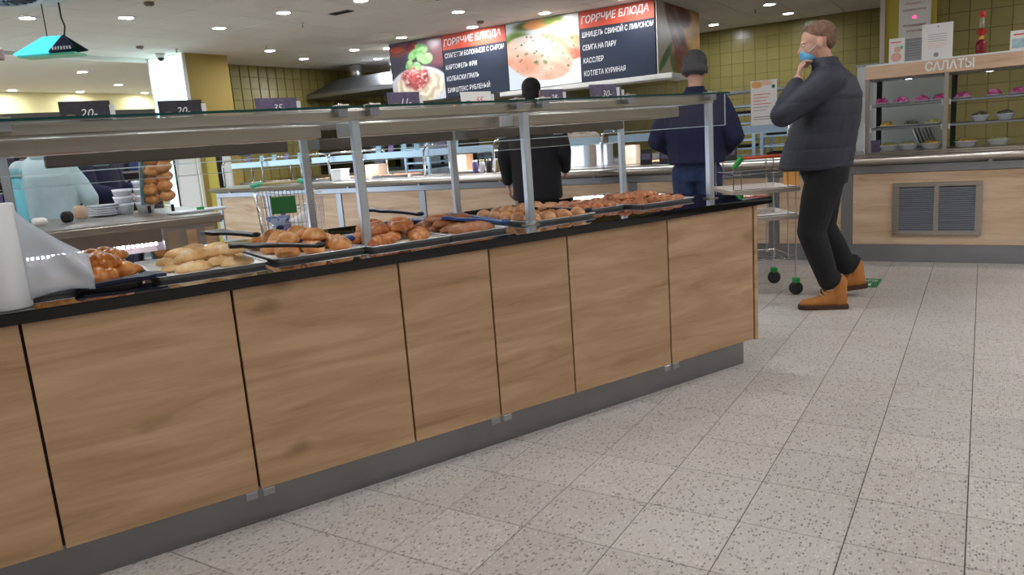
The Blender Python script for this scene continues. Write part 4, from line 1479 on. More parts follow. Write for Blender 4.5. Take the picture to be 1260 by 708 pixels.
def painted(name, parent, fn, w, h, nx, ny, M4):
    """flat printed picture, local XZ rectangle facing -Y"""
    vs, fs, cols = [], [], []
    for j in range(ny + 1):
        for i in range(nx + 1):
            vs.append(tuple(M4 @ V((w * i / nx, 0, h * j / ny))))
            cols.append((*lin(fn(i / nx, j / ny)), 1.0))
    for j in range(ny):
        for i in range(nx):
            a = j * (nx + 1) + i
            fs.append((a, a + 1, a + nx + 2, a + nx + 1))
    me = bpy.data.meshes.new(name)
    me.from_pydata(vs, [], fs)
    at = me.color_attributes.new('paint', 'FLOAT_COLOR', 'POINT')
    at.data.foreach_set('color', [x for c in cols for x in c])
    return link(name, me, M['photo'], parent)


ZB0, ZB1 = 1.935, 2.852
edges = [-8.02, -6.98, -5.845, -4.68, -3.612]


def board(k, label_name='menu_board'):
    return MB().box(edges[k] + .004, edges[k + 1] - .004, 0, .028, ZB0, ZB1).build('menu_board', M['navy'], mbk, bevel=.002)


def T(x, y, zz):
    return Matrix.Translation((x, y, zz))


b0 = board(0)
b0['label'] = 'board with a photo of pasta with meat sauce and basil'
painted('printed_photo', b0, pasta, edges[1] - edges[0] - .012, ZB1 - ZB0 - .006, 120, 104, T(edges[0] + .006, -.0015, ZB0 + .003))
b1 = board(1)
b1['label'] = 'left menu board with orange heading'
b2 = board(2)
b2['label'] = 'board with a photo of salmon fillets'
painted('printed_photo', b2, salmon, edges[3] - edges[2] - .012, ZB1 - ZB0 - .006, 120, 100, T(edges[2] + .006, -.0015, ZB0 + .003))
b3 = board(3)
b3['label'] = 'right menu board with orange heading'
for (b, x0, x1, lines) in ((b1, edges[1], edges[2], (('СПАГЕТТИ БОЛОНЬЕЗЕ С СЫРОМ', .93), ('КАРТОФЕЛЬ ФРИ', .50), ('КОЛБАСКИ ГРИЛЬ', .52), ('БИФШТЕКС РУБЛЕНЫЙ', .68))),
                           (b3, edges[3], edges[4], (('ШНИЦЕЛЬ СВИНОЙ С ЛИМОНОМ', .95), ('СЕМГА НА ПАРУ', .46), ('КАССЛЕР', .28), ('КОТЛЕТА КУРИНАЯ', .57)))):
    MB().box(x0 + .005, x1 - .005, -.003, 0, 2.632, ZB1 - .001).build('heading', M['bred'], b)
    lettering('ГОРЯЧИЕ БЛЮДА', M['txt'], b, x0 + .03, 2.690, -.0045, (x1 - x0) * .90, .095, .18, tilt=.035, bold=.02)
    for q, (tx, w) in enumerate(lines):
        lettering(tx, M['txt'], b, x0 + .035, 2.515 - q * .168, -.0015, (x1 - x0) * w, .068, .08, tilt=.02, bold=.008)
sb = MB().box(-3.6105, -3.596, .02, 1.75, ZB0, ZB1).build('side_board', M['whitep'], mbk)
painted('printed_mural', sb, meat, 1.72, ZB1 - ZB0 - .006, 70, 60, T(-3.5945, .025, ZB0 + .003) @ Matrix.Rotation(math.pi / 2, 4, 'Z'))

# ------------------------------------------------------------------ left island (local x along run, y away from us)
li = thing('chilled_island', 'low steel island counter at the left with a lit chilled opening in its front', 'counter', CW(0, -2.47, 0), ANG)
A0, A1 = -4.6, -1.90
steelgrey = pm('satin_steel', (150, 146, 140), .4, .9)
MB().box(A0, A1, .0, 1.45, .845, .90).build('top', steelgrey, li, bevel=.012, seg=3)
MB().box(A0, A1 - .06, .03, 1.40, .0, .10).build('plinth', M['toe'], li)
MB().box(A0, A1 - .04, .36, 1.40, .10, .845).build('body', pm('warm_white', (214, 200, 190), .5), li)
MB().box(A1 - .36, A1 - .04, .03, .355, .10, .845).build('end_cabinet', M['steel_d'], li)
for q in range(3):
    MB().box(A1 - .34 + q * .11, A1 - .28 + q * .11, .024, .03, .12, .82).build('oak_strip' if q else 'end_strip', M['oak'] if q else M['steel'], li)
MB().box(A0, A1 - .365, .03, .355, .10, .36).build('lower_front', pm('warm_white2', (206, 190, 182), .5), li)
MB().box(A0, A1 - .37, .03, .10, .765, .845).build('canopy', M['toe'], li)
led = None
for q in range(70):
    x = A1 - .40 - q * .026
    if led is None:
        led = MB().box(-.007, .007, 0, .012, 0, .022).mesh('led')
    o = link('led', led, M['led'], li)
    o.location = (x, .095, .742)
# crockery on the island
cup = None
for k, (s, w, h, lb) in enumerate(((-2.33, -3.55, .115, 'shorter stack of white cups on the left island'), (-2.20, -3.50, .155, 'taller stack of white cups next to the roll bin'))):
    t = thing('cup_stack', lb, 'cups', CW(s, w, .9005))
    n = 3 if k == 0 else 4
    for q in range(n):
        MB().lathe([(.050, q * .05), (.066, .075 + q * .05), (.068, .078 + q * .05), (.048, .012 + q * .05)], 18).build('cup', china, t, True)
t = thing('plate_pile', 'low pile of white plates left of the cup stacks', 'plates', CW(-2.46, -3.55, .9005))
for q in range(5):
    MB().lathe([(.06, q * .016), (.11, .012 + q * .016), (.112, .016 + q * .016), (.06, .006 + q * .016)], 20).build('plate', china, t, True)
t = thing('roll_bin', 'clear tilted bin full of golden rolls on the left island', 'bin', CW(-2.13, -3.30, .9005), ANG - .5)
bin_ = Matrix.Rotation(.10, 4, 'Y') @ T(0, 0, .05)
MB().box(-.105, .105, -.075, -.070, 0, .36, bin_).build('front_wall', M['acryl'], t)
MB().box(-.105, .105, .070, .075, 0, .36, bin_).build('back_wall', M['acryl'], t)
MB().box(-.110, -.105, -.075, .075, 0, .36, bin_).build('side_wall', M['fix'], t)
MB().box(.105, .110, -.075, .075, 0, .36, bin_).build('side_wall', M['acryl'], t)
MB().box(-.112, .112, -.078, -.070, .352, .366, bin_).build('rim', M['white'], t)
MB().box(-.11, .11, -.075, .075, -.006, 0, bin_).build('floor_plate', M['acryl'], t)
for a in (-.08, .08):
    MB().tube([(a, 0, 0), (a, 0, .05)], .012).build('stand', M['black'], t)
mr_ = bs('golden_roll', .056, .054, .046, food_mat('bin_roll', [(.3, (196, 120, 56)), (.55, (222, 156, 92)), (.75, (240, 190, 130))], .4), flat=.8)
Rb = Matrix.Translation(CW(-2.13, -3.30, .9005)) @ Matrix.Rotation(ANG - .5, 4, 'Z') @ bin_
for q in range(5):
    for c in (0, 1):
        o = link('golden_roll', mr_[(q + c) % 3])
        o.location = Rb @ V((-.050 + .100 * c, .012 * (-1) ** q, .002 + .066 * q + .03 * c))
        o.rotation_euler = (rnd.uniform(-.3, .3), rnd.uniform(-.3, .3), rnd.uniform(0, 6))
        o.scale = (.96, .96, .96)
        tag(o, 'golden roll in the clear bin, %s column, %s from the bottom' % (('left', 'right')[c], ORD[q]), 'roll', 'rolls in the clear bin')
t = thing('serving_board', 'white rounded tray lying on the right end of the left island', 'tray', CW(-1.98, -2.85, .9005), ANG + .25)
mb = MB()
mb.loft([[(.19 * math.copysign(abs(math.cos(a)) ** .6, math.cos(a)) * k_, .10 * math.copysign(abs(math.sin(a)) ** .6, math.sin(a)) * k_, zz) for a in [2 * math.pi * i / 24 for i in range(24)]] for (k_, zz) in ((.92, 0), (1.0, .012), (1.0, .018), (.9, .010))])
mb.build('tray', china, t, True)
MB().box(.02, .06, .02, .05, .0105, .03).build('clip', M['green'], t)
# small packs on the island beside the mint person
for k, (s, w) in enumerate(((-2.86, -3.1), (-2.72, -3.12), (-2.62, -3.3))):
    t = thing('napkin_pack', ['crumpled white napkin pack at the mint jacket hem', 'small black pack below the mint sleeve', 'beige paper bag under the mint elbow'][k], 'pack', CW(s, w, .9005), ANG + k)
    r_ = random.Random(k + 3)
    mb = MB()
    for q in range(5):
        mb.ell((r_.uniform(-.025, .025), r_.uniform(-.02, .02), .028 + .012 * k), (.030, .026, .026 + .012 * k))
    link('pack', organic(mb, .006, 1), [M['paper'], M['dark'], pm('paper_bag', (206, 176, 150), .8)][k], t)

# dark drinks cooler behind the left island
dc = thing('drinks_cooler', 'long dark drinks cooler with blue and violet packs behind the left island', 'cooler', CW(-2.9, -5.3, 0), ANG)
MB().box(-2.2, 1.15, .35, .75, 0, 1.75).build('back', pm('cooler_grey', (84, 80, 78), .5), dc)
MB().box(-2.2, 1.15, .0, .35, 0, .62).build('base', bpy.data.materials['cooler_grey'], dc)
MB().box(-2.2, 1.15, .0, .35, 1.48, 1.75).build('canopy', bpy.data.materials['cooler_grey'], dc)
for zz in (.90, 1.18):
    MB().box(-2.2, 1.15, .05, .35, zz, zz + .02).build('shelf', M['steel_d'], dc)
for zz, row in ((.921, 0), (1.201, 1)):
    for q in range(9):
        m = [M['lilac'], pm('blue_pack', (60, 84, 160), .4) if 'blue_pack' not in bpy.data.materials else bpy.data.materials['blue_pack'], M['fix'], M['cardv']][(q * 2 + row) % 4]
        box_thing('drink_carton', 'carton on the %s shelf of the dark drinks cooler, %s from left' % ('upper' if row else 'lower', (ORD + ['eighth', 'ninth'])[q]), 'carton', CW(-2.9 - .2 + q * .14, -5.3 - .16, zz), .10, .10, .16 + .02 * (q % 2), m, ANG,
                  'cartons on the %s cooler shelf' % ('upper' if row else 'lower'), lid=M['whitep'])
t = thing('water_dispenser', 'pale glowing blue plastic bottle left of the mint person', 'bottle', CW(-2.955, -3.75, .9005))
MB().lathe([(.045, 0), (.048, .01), (.048, .30), (.040, .31)], 18).build('bottle', pm('aqua_plastic', (130, 220, 240), .25), t, True)
MB().lathe([(.054, .31), (.054, .37), (.045, .375)], 18).build('cap', pm('aqua_cap', (160, 226, 240), .3), t, True)

# ------------------------------------------------------------------ floor sticker
st = thing('floor_sticker', 'green distance sticker with white writing on the floor behind the boots', 'sticker', (-.755, 4.10, .0))
MB().box(-.155, .150, -.165, .165, .0001, .0012).build('sheet', M['green'] if False else pm('sticker_green', (20, 120, 70), .5), st)


def flat_text(body, m, par, x, y, w, h):
    o = lettering(body, m, par, 0, 0, 0, w, h, align='C', bold=.015)
    for v_ in o.data.vertices:
        v_.co = (v_.co.x + x, y + v_.co.z, .0016)
    return o


flat_text('СОБЛЮДАЙТЕ', M['txt'], st, 0, .06, .26, .055)
flat_text('1,5 М', M['txt'], st, 0, -.10, .20, .085)

# ------------------------------------------------------------------ carts
def wire(path, r=.004):
    return MB().tube(path, r, 6)


# tray trolley at the right, beside the man
tt = thing('tray_trolley', 'wire tray trolley with green corners, orange handle and two pale shelves', 'trolley', (-1.27, 3.49, 0), math.radians(32))
w2, dp = .215, .44
for x in (-w2, -w2 + .055, w2 - .055, w2):
    pth = [(x, 0, .25), (x, 0, .87), (x + (.01 if x < 0 else 0), .03, .93)] if x < 0 else [(x, 0, .25), (x, 0, .87)]
    wire(pth).build('upright', M['chrome'], tt)
    wire([(x, dp, .25), (x, dp, .95)]).build('upright', M['chrome'], tt)
for zz in (.87,):
    wire([(-w2, 0, zz), (w2, 0, zz), (w2, dp, zz), (-w2, dp, zz), (-w2, 0, zz)]).build('top_rail', M['chrome'], tt)
shelfm = pm('pale_tray', (226, 216, 204), .4)
for zz in (.735, .545):
    s = tray_mesh(2 * w2 + .03, dp + .1, .03).build('shelf', shelfm, tt, True, loc=(0, dp / 2, zz))
    wire([(-w2, -.02, zz + .03), (w2, -.02, zz + .03)]).build('shelf_rail', M['chrome'], tt)
for q in range(7):
    wire([(-w2 + q * 2 * w2 / 6, -.01, .27), (-w2 + q * 2 * w2 / 6, dp, .27)], .003).build('base_wire', M['chrome'], tt)
for y in (0, .05, dp):
    wire([(-w2, y, .265), (w2, y, .265)]).build('base_wire', M['chrome'], tt)
for (x, y) in ((-w2, .10), (w2, .0), (-w2, dp), (w2, dp)):
    f = MB().box(x - .02, x + .02, y - .03, y + .03, .085, .125).build('caster_fork', M['green'], tt, bevel=.008)
    MB().lathe([(.02, -.014), (.046, -.014), (.048, 0), (.046, .014), (.02, .014)], 20, Matrix.Translation((x, y, .0485)) @ Matrix.Rotation(math.radians(75), 4, 'Z') @ Matrix.Rotation(math.pi / 2, 4, 'Y')).build('wheel', M['rubber'], f, True)
    wire([(x, y, .12), (x, y, .265)], .007).build('caster_stem', M['chrome'], f)
for x in (-w2 + .01, w2 + .0):
    MB().cap((x, .0, .925), .016, (x + .045, .02, .975), .022).build('corner_grip', M['green'], tt, True)
MB().tube([(-w2 + .055, .02, .98), (w2, .02, .98)], .012).build('handle', M['orange'], tt, True)
box_thing('snack_pack', 'small bluish white packet lying on the upper shelf of the trolley', 'packet', (-1.25, 3.62, .745), .12, .05, .012, M['white'], .6)
box_thing('bread_bag', 'orange paper bag on the trolley in front of the man', 'bag', (-1.17, 3.85, .745), .09, .07, .27, pm('orange_bag', (226, 160, 80), .7), .5)

# shopping cart at the left
sk = thing('shopping_cart', 'wire shopping cart with a green sign and yellowish handle in the far aisle', 'shopping cart', (-5.45, 2.95, 0), math.radians(34))
cw, cl = .24, .72
grid = MB()
for q in range(15):
    x = -cw + q * 2 * cw / 14
    wire([(x, 0, .45), (x * 1.05, -.04, .93)], .003).build('basket_wire', M['chrome'], sk)
for q in range(9):
    y = .04 + q * cl / 8.5
    for sx in (-1, 1):
        wire([(sx * cw * (1 - .2 * q / 8), y, .48 + .02 * q / 8), (sx * cw * 1.05 * (1 - .2 * q / 8), y, .90 - .1 * q / 8)], .003).build('basket_wire', M['chrome'], sk)
for zz, yo in ((.45, 0), (.62, -.012), (.78, -.025), (.93, -.04)):
    k_ = 1.0 + (zz - .45) * .1
    wire([(-cw * k_, yo, zz), (-cw * .8 * k_, cl, zz - .08 * (zz > .6)), (cw * .8 * k_, cl, zz - .08 * (zz > .6)), (cw * k_, yo, zz), (-cw * k_, yo, zz)], .0045).build('basket_rail', M['chrome'], sk)
for sx in (-1, 1):
    MB().tube([(sx * cw, .02, .12), (sx * cw, .06, .45), (sx * cw * 1.05, -.06, .96)], .011).build('side_tube', M['chrome'], sk, True)
    MB().tube([(sx * cw, .02, .12), (sx * cw * .85, cl, .12)], .011).build('base_tube', M['chrome'], sk, True)
    MB().cap((sx * (cw + .01), -.07, .985), .022, (sx * (cw + .01) - sx * .07, -.075, 1.0), .024).build('handle_grip', M['teal'], sk, True)
    for y in (.04, cl):
        MB().lathe([(.02, -.014), (.056, -.014), (.056, .014), (.02, .014)], 18, Matrix.Translation((sx * cw * (1 if y < .1 else .85), y, .057)) @ Matrix.Rotation(math.pi / 2, 4, 'Y')).build('wheel', M['rubber'], sk, True)
        MB().box(sx * cw * (1 if y < .1 else .85) - .02, sx * cw * (1 if y < .1 else .85) + .02, y - .03, y + .03, .10, .13).build('caster_fork', M['chrome'], sk)
MB().tube([(-cw + .05, -.072, .995), (cw - .05, -.072, .995)], .014).build('handle', M['cream'], sk, True)
MB().box(-.10, .12, -.075, -.068, .72, .875, Matrix.Rotation(.03, 4, 'X')).build('sign_plate', M['greend'], sk, bevel=.002)
for q in range(10):
    x = -cw + .02 + q * .05
    wire([(x, 0, .45), (x * .85, cl, .45)], .003).build('bottom_wire', M['chrome'], sk)
cpos = sk.matrix_world


def in_cart(x, y, zz):
    a = math.radians(34)
    return V((-5.45 + x * math.cos(a) - y * math.sin(a), 2.95 + x * math.sin(a) + y * math.cos(a), zz))


t = thing('shampoo_bottle', 'bottle with a violet cap standing in the shopping cart', 'bottle', in_cart(-.07, .16, .456))
MB().lathe([(.05, 0), (.055, .01), (.055, .16), (.03, .20)], 16).build('bottle', pm('violet_bottle', (120, 110, 160), .3), t, True)
MB().lathe([(.026, .20), (.026, .27), (.02, .275)], 14).build('cap', M['lilac'], t, True)
t = thing('plastic_bag', 'crumpled white shopping bag lying in the cart', 'bag', in_cart(.06, .24, .456))
me = organic(MB().ell((0, 0, .10), (.14, .12, .11)).ell((.05, .04, .16), (.09, .08, .10)).ell((-.08, 0, .08), (.1, .09, .08)), .02, 2)
link('bag', me, pm('white_bag', (226, 222, 220), .5, bump=.6, vscale=12), t)
MB().cap((.04, .03, .24), .02, (.05, .04, .29), .035).build('knot', bpy.data.materials['white_bag'], t, True)
t = thing('grocery_pack', 'pinkish grocery pack beside the cart bag', 'pack', in_cart(-.06, .56, .456), .4)
me = organic(MB().ell((0, 0, .07), (.09, .2, .07)).ell((.02, -.08, .08), (.07, .1, .065)), .02, 2)
link('pack', me, pm('peach_pack', (226, 186, 170), .5, var=.2, vscale=10), t)


# ------------------------------------------------------------------ people (local: +X forward, +Y left, feet at z = 0)
def hand(mb, wrist, d, palm_n, side, curl=.5, sc=1.0):
    """palm and five separate fingers; d = direction of the hand, palm_n = palm normal"""
    wrist, d, pn = V(wrist), V(d).normalized(), V(palm_n).normalized()
    pn = (pn - d * pn.dot(d)).normalized()
    lat = d.cross(pn).normalized() * side
    for k_ in (-.022, -.007, .008, .022):
        mb.cap(wrist + d * .01 + lat * k_ * .7 * sc, .014 * sc, wrist + d * .085 * sc + lat * k_ * sc, .0115 * sc, 8)
    for k_, L in ((-.027, .066), (-.009, .078), (.009, .074), (.027, .058)):
        b = wrist + d * .085 * sc + lat * k_ * sc
        a1, a2, a3 = curl * .5, curl * 1.1, curl * 1.6
        p1 = b + (d * math.cos(a1) + pn * math.sin(a1)) * L * .45 * sc
        p2 = p1 + (d * math.cos(a2) + pn * math.sin(a2)) * L * .32 * sc
        p3 = p2 + (d * math.cos(a3) + pn * math.sin(a3)) * L * .26 * sc
        mb.limb([(b, .0098 * sc), (p1, .0092 * sc), (p2, .0085 * sc), (p3, .0075 * sc)], 8)
    b = wrist + d * .03 * sc - lat * .026 * sc
    p1 = b + (d * .7 - lat * .55 + pn * .35).normalized() * .038 * sc
    p2 = p1 + (d * .9 - lat * .1 + pn * .45).normalized() * .032 * sc
    mb.limb([(b, .014 * sc), (p1, .0115 * sc), (p2, .0095 * sc)], 8)


def rings_z(mb, rows, n=20):
    """rows: (z, cx, cy, rx, ry[, tilt])"""
    mb.loft([[(cx + rx * math.cos(2 * math.pi * i / n), cy + ry * math.sin(2 * math.pi * i / n), zz) for i in range(n)] for (zz, cx, cy, rx, ry) in rows])


def head(mb, c, yaw=0.0, pitch=0.0, s=1.0):
    R = Matrix.Translation(c) @ Matrix.Rotation(yaw, 4, 'Z') @ Matrix.Rotation(pitch, 4, 'Y') @ Matrix.Scale(s, 4)
    def e(p, rad):
        mb.ell(R @ V(p), [r * s for r in rad], R.to_3x3().normalized(), 16, 11)
    e((-.012, 0, .035), (.098, .077, .088))
    e((.025, 0, -.02), (.068, .064, .085))
    e((.042, 0, -.075), (.042, .046, .036))
    e((.0, 0, -.045), (.065, .058, .06))
    e((.078, 0, .022), (.018, .050, .014))
    mb.cap(R @ V((.088, 0, .008)), .009 * s, R @ V((.106, 0, -.022)), .013 * s, 8)
    e((.089, 0, -.052), (.010, .024, .007))
    e((.088, 0, -.062), (.010, .022, .007))
    for q in (-1, 1):
        e((-.008, q * .078, -.005), (.018, .010, .031))
    return R


def eyes(R, par):
    for q in (-1, 1):
        ey = MB().ell(R @ V((.079, q * .031, .008)), (.009, .012, .009), nu=10, nv=6).build('eye', M['white'], par, True)
        MB().ell(R @ V((.0865, q * .031, .008)), (.003, .005, .005), nu=8, nv=5).build('iris', M['dark'], ey, True)


def leg_prims(mb, hip, knee, ankle, k=1.0):
    hip, knee, ankle = V(hip), V(knee), V(ankle)
    mb.limb([(hip, .088 * k), (hip.lerp(knee, .5), .076 * k), (knee, .058 * k), (knee.lerp(ankle, .35), .056 * k), (ankle, .040 * k)], 14)


def boot(mb_up, mb_sole, ankle, yaw, pitch, L=.29, hgt=.17, k=1.0):
    R = Matrix.Translation(ankle) @ Matrix.Rotation(yaw, 4, 'Z') @ Matrix.Rotation(pitch, 4, 'Y')
    def ring(x, hw, z0, z1):
        out = []
        for i in range(14):
            a = 2 * math.pi * i / 14
            cy, cz = math.cos(a), math.sin(a)
            out.append(R @ V((x, hw * math.copysign(abs(cy) ** .7, cy), (z0 + z1) / 2 + (z1 - z0) / 2 * math.copysign(abs(cz) ** .7, cz))))
        return out
    mb_up.loft([ring(-.078 * k, .026, -.068, .0), ring(-.07 * k, .036, -.072, hgt * .35), ring(-.03 * k, .042, -.072, hgt * .4), ring(.03 * k, .042, -.072, .03), ring(.09 * k, .044, -.072, -.010),
                ring(.15 * k, .046, -.072, -.026), ring(.19 * k, .038, -.072, -.034), ring(.205 * k, .022, -.07, -.046)])
    mb_up.cap(R @ V((-.028, 0, -.03)), .050, R @ V((-.030, 0, hgt * .48)), .052, 14)
    sole = []
    for (x, hw) in ((-.088, .02), (-.08, .036), (-.03, .04), (.05, .042), (.12, .05), (.18, .046), (.208, .030), (.216, .014)):
        sole.append((x * k, hw))
    top = [R @ V((x, hw, -.062)) for x, hw in sole] + [R @ V((x, -hw, -.062)) for x, hw in reversed(sole)]
    bot = [R @ V((x, hw, -.092)) for x, hw in sole] + [R @ V((x, -hw, -.092)) for x, hw in reversed(sole)]
    mb_sole.loft([bot, top])
    return R


def fabric(name, rgb, var=.12, rough=.85, bump=.25, scale=14):
    return pm(name, rgb, rough, var=var, vscale=scale, bump=bump)


def quilt(me, z0, z1, n, amp=.008, sharp=6):
    for v_ in me.vertices:
        if z0 < v_.co.z < z1:
            f = ((v_.co.z - z0) / (z1 - z0) * n) % 1.0
            g = abs(f - .5) * 2
            d = -amp * g ** sharp + amp * .3 * (1 - g)
            nn = v_.normal
            v_.co += V((nn.x, nn.y, 0)) * d


# --- man with mask, in profile
man = thing('person', 'man in a dark quilted jacket, black trousers and tan boots holding his mask', 'person', (-.86, 3.34, 0), math.radians(194))
body = MB()
rings_z(body, [(.84, 0, 0, .10, .15), (1.0, 0, 0, .12, .165), (1.2, -.02, 0, .125, .18), (1.38, -.03, 0, .12, .19), (1.48, -.02, 0, .07, .10)])
body.cap((-.02, 0, 1.46), .060, (.02, 0, 1.60), .056)
HR = head(body, V((.045, 0, 1.665)), 0.0, .16, 1.04)
LS, LE, LWr = V((.0, .20, 1.43)), V((.26, .26, 1.245)), V((.165, .10, 1.455))
RS, RE, RW = V((-.02, -.21, 1.42)), V((.0, -.27, 1.13)), V((.13, -.20, .985))
body.limb([(LS, .055), (LE, .042), (LWr, .031)])
body.limb([(RS, .055), (RE, .042), (RW, .031)])
hand(body, LWr, V((-.02, -.06, .10)), V((-.75, -.1, .2)), 1, 1.0)
hand(body, RW, V((.8, .2, -.5)), V((0, .8, -.2)), -1, .6)
LH, LK, LA = V((.0, .09, .90)), V((.085, .115, .505)), V((-.045, .125, .105))
RH, RK, RA = V((-.01, -.09, .90)), V((.0, -.16, .50)), V((-.20, -.26, .145))
leg_prims(body, LH, LK, LA, .85)
leg_prims(body, RH, RK, RA, .85)
body.cap(LA, .035, LA + V((.10, 0, -.072)), .016)
body.cap(RA, .035, RA + V((.09, 0, -.085)), .016)
link('body', organic(body, .0065, 2), M['skin'], man)
eyes(HR, man)
jk = MB()
rings_z(jk, [(.895, .06, 0, .215, .225), (.915, .055, 0, .225, .235), (1.05, .03, 0, .215, .24), (1.2, -.01, 0, .20, .245), (1.34, -.035, 0, .182, .24), (1.44, -.03, 0, .15, .215), (1.52, -.015, 0, .085, .115), (1.555, -.005, 0, .075, .085)], 28)
jk.limb([(LS + V((-.01, -.02, -.005)), .098), (LS.lerp(LE, .55), .088), (LE, .074), (LE.lerp(LWr, .5), .064), (LWr + V((.01, .02, -.03)), .048)], 16)
jk.limb([(RS, .098), (RE, .074), (RW + V((-.03, 0, .02)), .05)], 16)
me = organic(jk, .0085, 3)
quilt(me, .93, 1.36, 4.5, .005, 14)
jmat = fabric('man_jacket', (44, 46, 58), .12, .62, .3, 9)
link('jacket', me, jmat, man)
col = MB()
rings_z(col, [(1.50, -.012, 0, .092, .105), (1.535, -.004, 0, .082, .088), (1.575, .004, 0, .080, .080), (1.58, .004, 0, .066, .066), (1.53, -.004, 0, .062, .066)], 24)
col.build('collar', jmat, man, True)
hem = MB()
rings_z(hem, [(.895, .02, 0, .150, .19), (.93, .02, 0, .155, .195)], 24)
hem.build('shirt_hem', pm('ochre_shirt', (176, 120, 50), .8), man, True)
tr = MB()
rings_z(tr, [(.80, -.01, 0, .13, .17), (.88, 0, 0, .15, .18), (.97, .0, 0, .14, .175)], 20)
for H_, K_, A_ in ((LH, LK, LA), (RH, RK, RA)):
    tr.limb([(H_ + V((-.01, 0, -.02)), .125), (H_.lerp(K_, .5), .108), (K_, .088), (K_.lerp(A_, .4), .080), (K_.lerp(A_, .8), .066), (A_ + V((0, 0, .085)), .062)], 16)
link('trousers', organic(tr, .009, 4), fabric('man_trousers', (24, 24, 27), .15, .9, .3, 12), man)
up, so_ = MB(), MB()
B1 = boot(up, so_, LA + V((-.005, 0, -.013)), 0.06, 0.0)
suede = pm('tan_nubuck', (176, 114, 52), .75, var=.10, vscale=20)
solem = pm('boot_sole', (74, 46, 30), .8)
bt = link('boot', organic(up, .006, 3), suede, man)
so_.build('sole', solem, bt, bevel=.004)
for q in range(4):
    lx, lz = ((.082, .006), (.062, .020), (.042, .036), (.030, .062))[q]
    MB().tube([B1 @ V((lx - .012, -.034, lz - .012)), B1 @ V((lx + .004, -.014, lz + .003)), B1 @ V((lx + .004, .014, lz + .003)), B1 @ V((lx - .012, .034, lz - .012))], .0045, 6).build('lace', pm('lace', (206, 168, 110), .8) if 'lace' not in bpy.data.materials else bpy.data.materials['lace'], bt, True)
up, so_ = MB(), MB()
B2 = boot(up, so_, RA + V((-.0, 0, -.008)), -.05, .16)
bt = link('boot', organic(up, .006, 3), suede, man)
so_.build('sole', solem, bt, bevel=.004)
hr = MB()
hr.ell(HR @ V((-.022, 0, .055)), (.098, .083, .082), HR.to_3x3().normalized(), 18, 12)
hr.ell(HR @ V((-.058, 0, .022)), (.056, .074, .074), HR.to_3x3().normalized(), 18, 12)
hr.ell(HR @ V((.022, 0, .102)), (.05, .058, .022), HR.to_3x3().normalized(), 14, 8)
hm = organic(hr, .007, 2)
link('hair', hm, fabric('man_hair', (122, 92, 72), .35, .8, .8, 40), man)
mk = MB()
mk.ell(HR @ V((.052, 0, -.062)), (.058, .058, .048), HR.to_3x3().normalized(), 18, 10)
mk.ell(HR @ V((.075, 0, -.04)), (.040, .040, .030), HR.to_3x3().normalized(), 14, 8)
mo = link('face_mask', organic(mk, .006, 2), pm('mask_blue', (92, 170, 214), .7), man)
for q in (-1, 1):
    MB().tube([HR @ V((.06, q * .060, -.035)), HR @ V((.02, q * .072, -.012)), HR @ V((-.015, q * .082, .018))], .0022, 6).build('ear_loop', M['white'], mo, True)


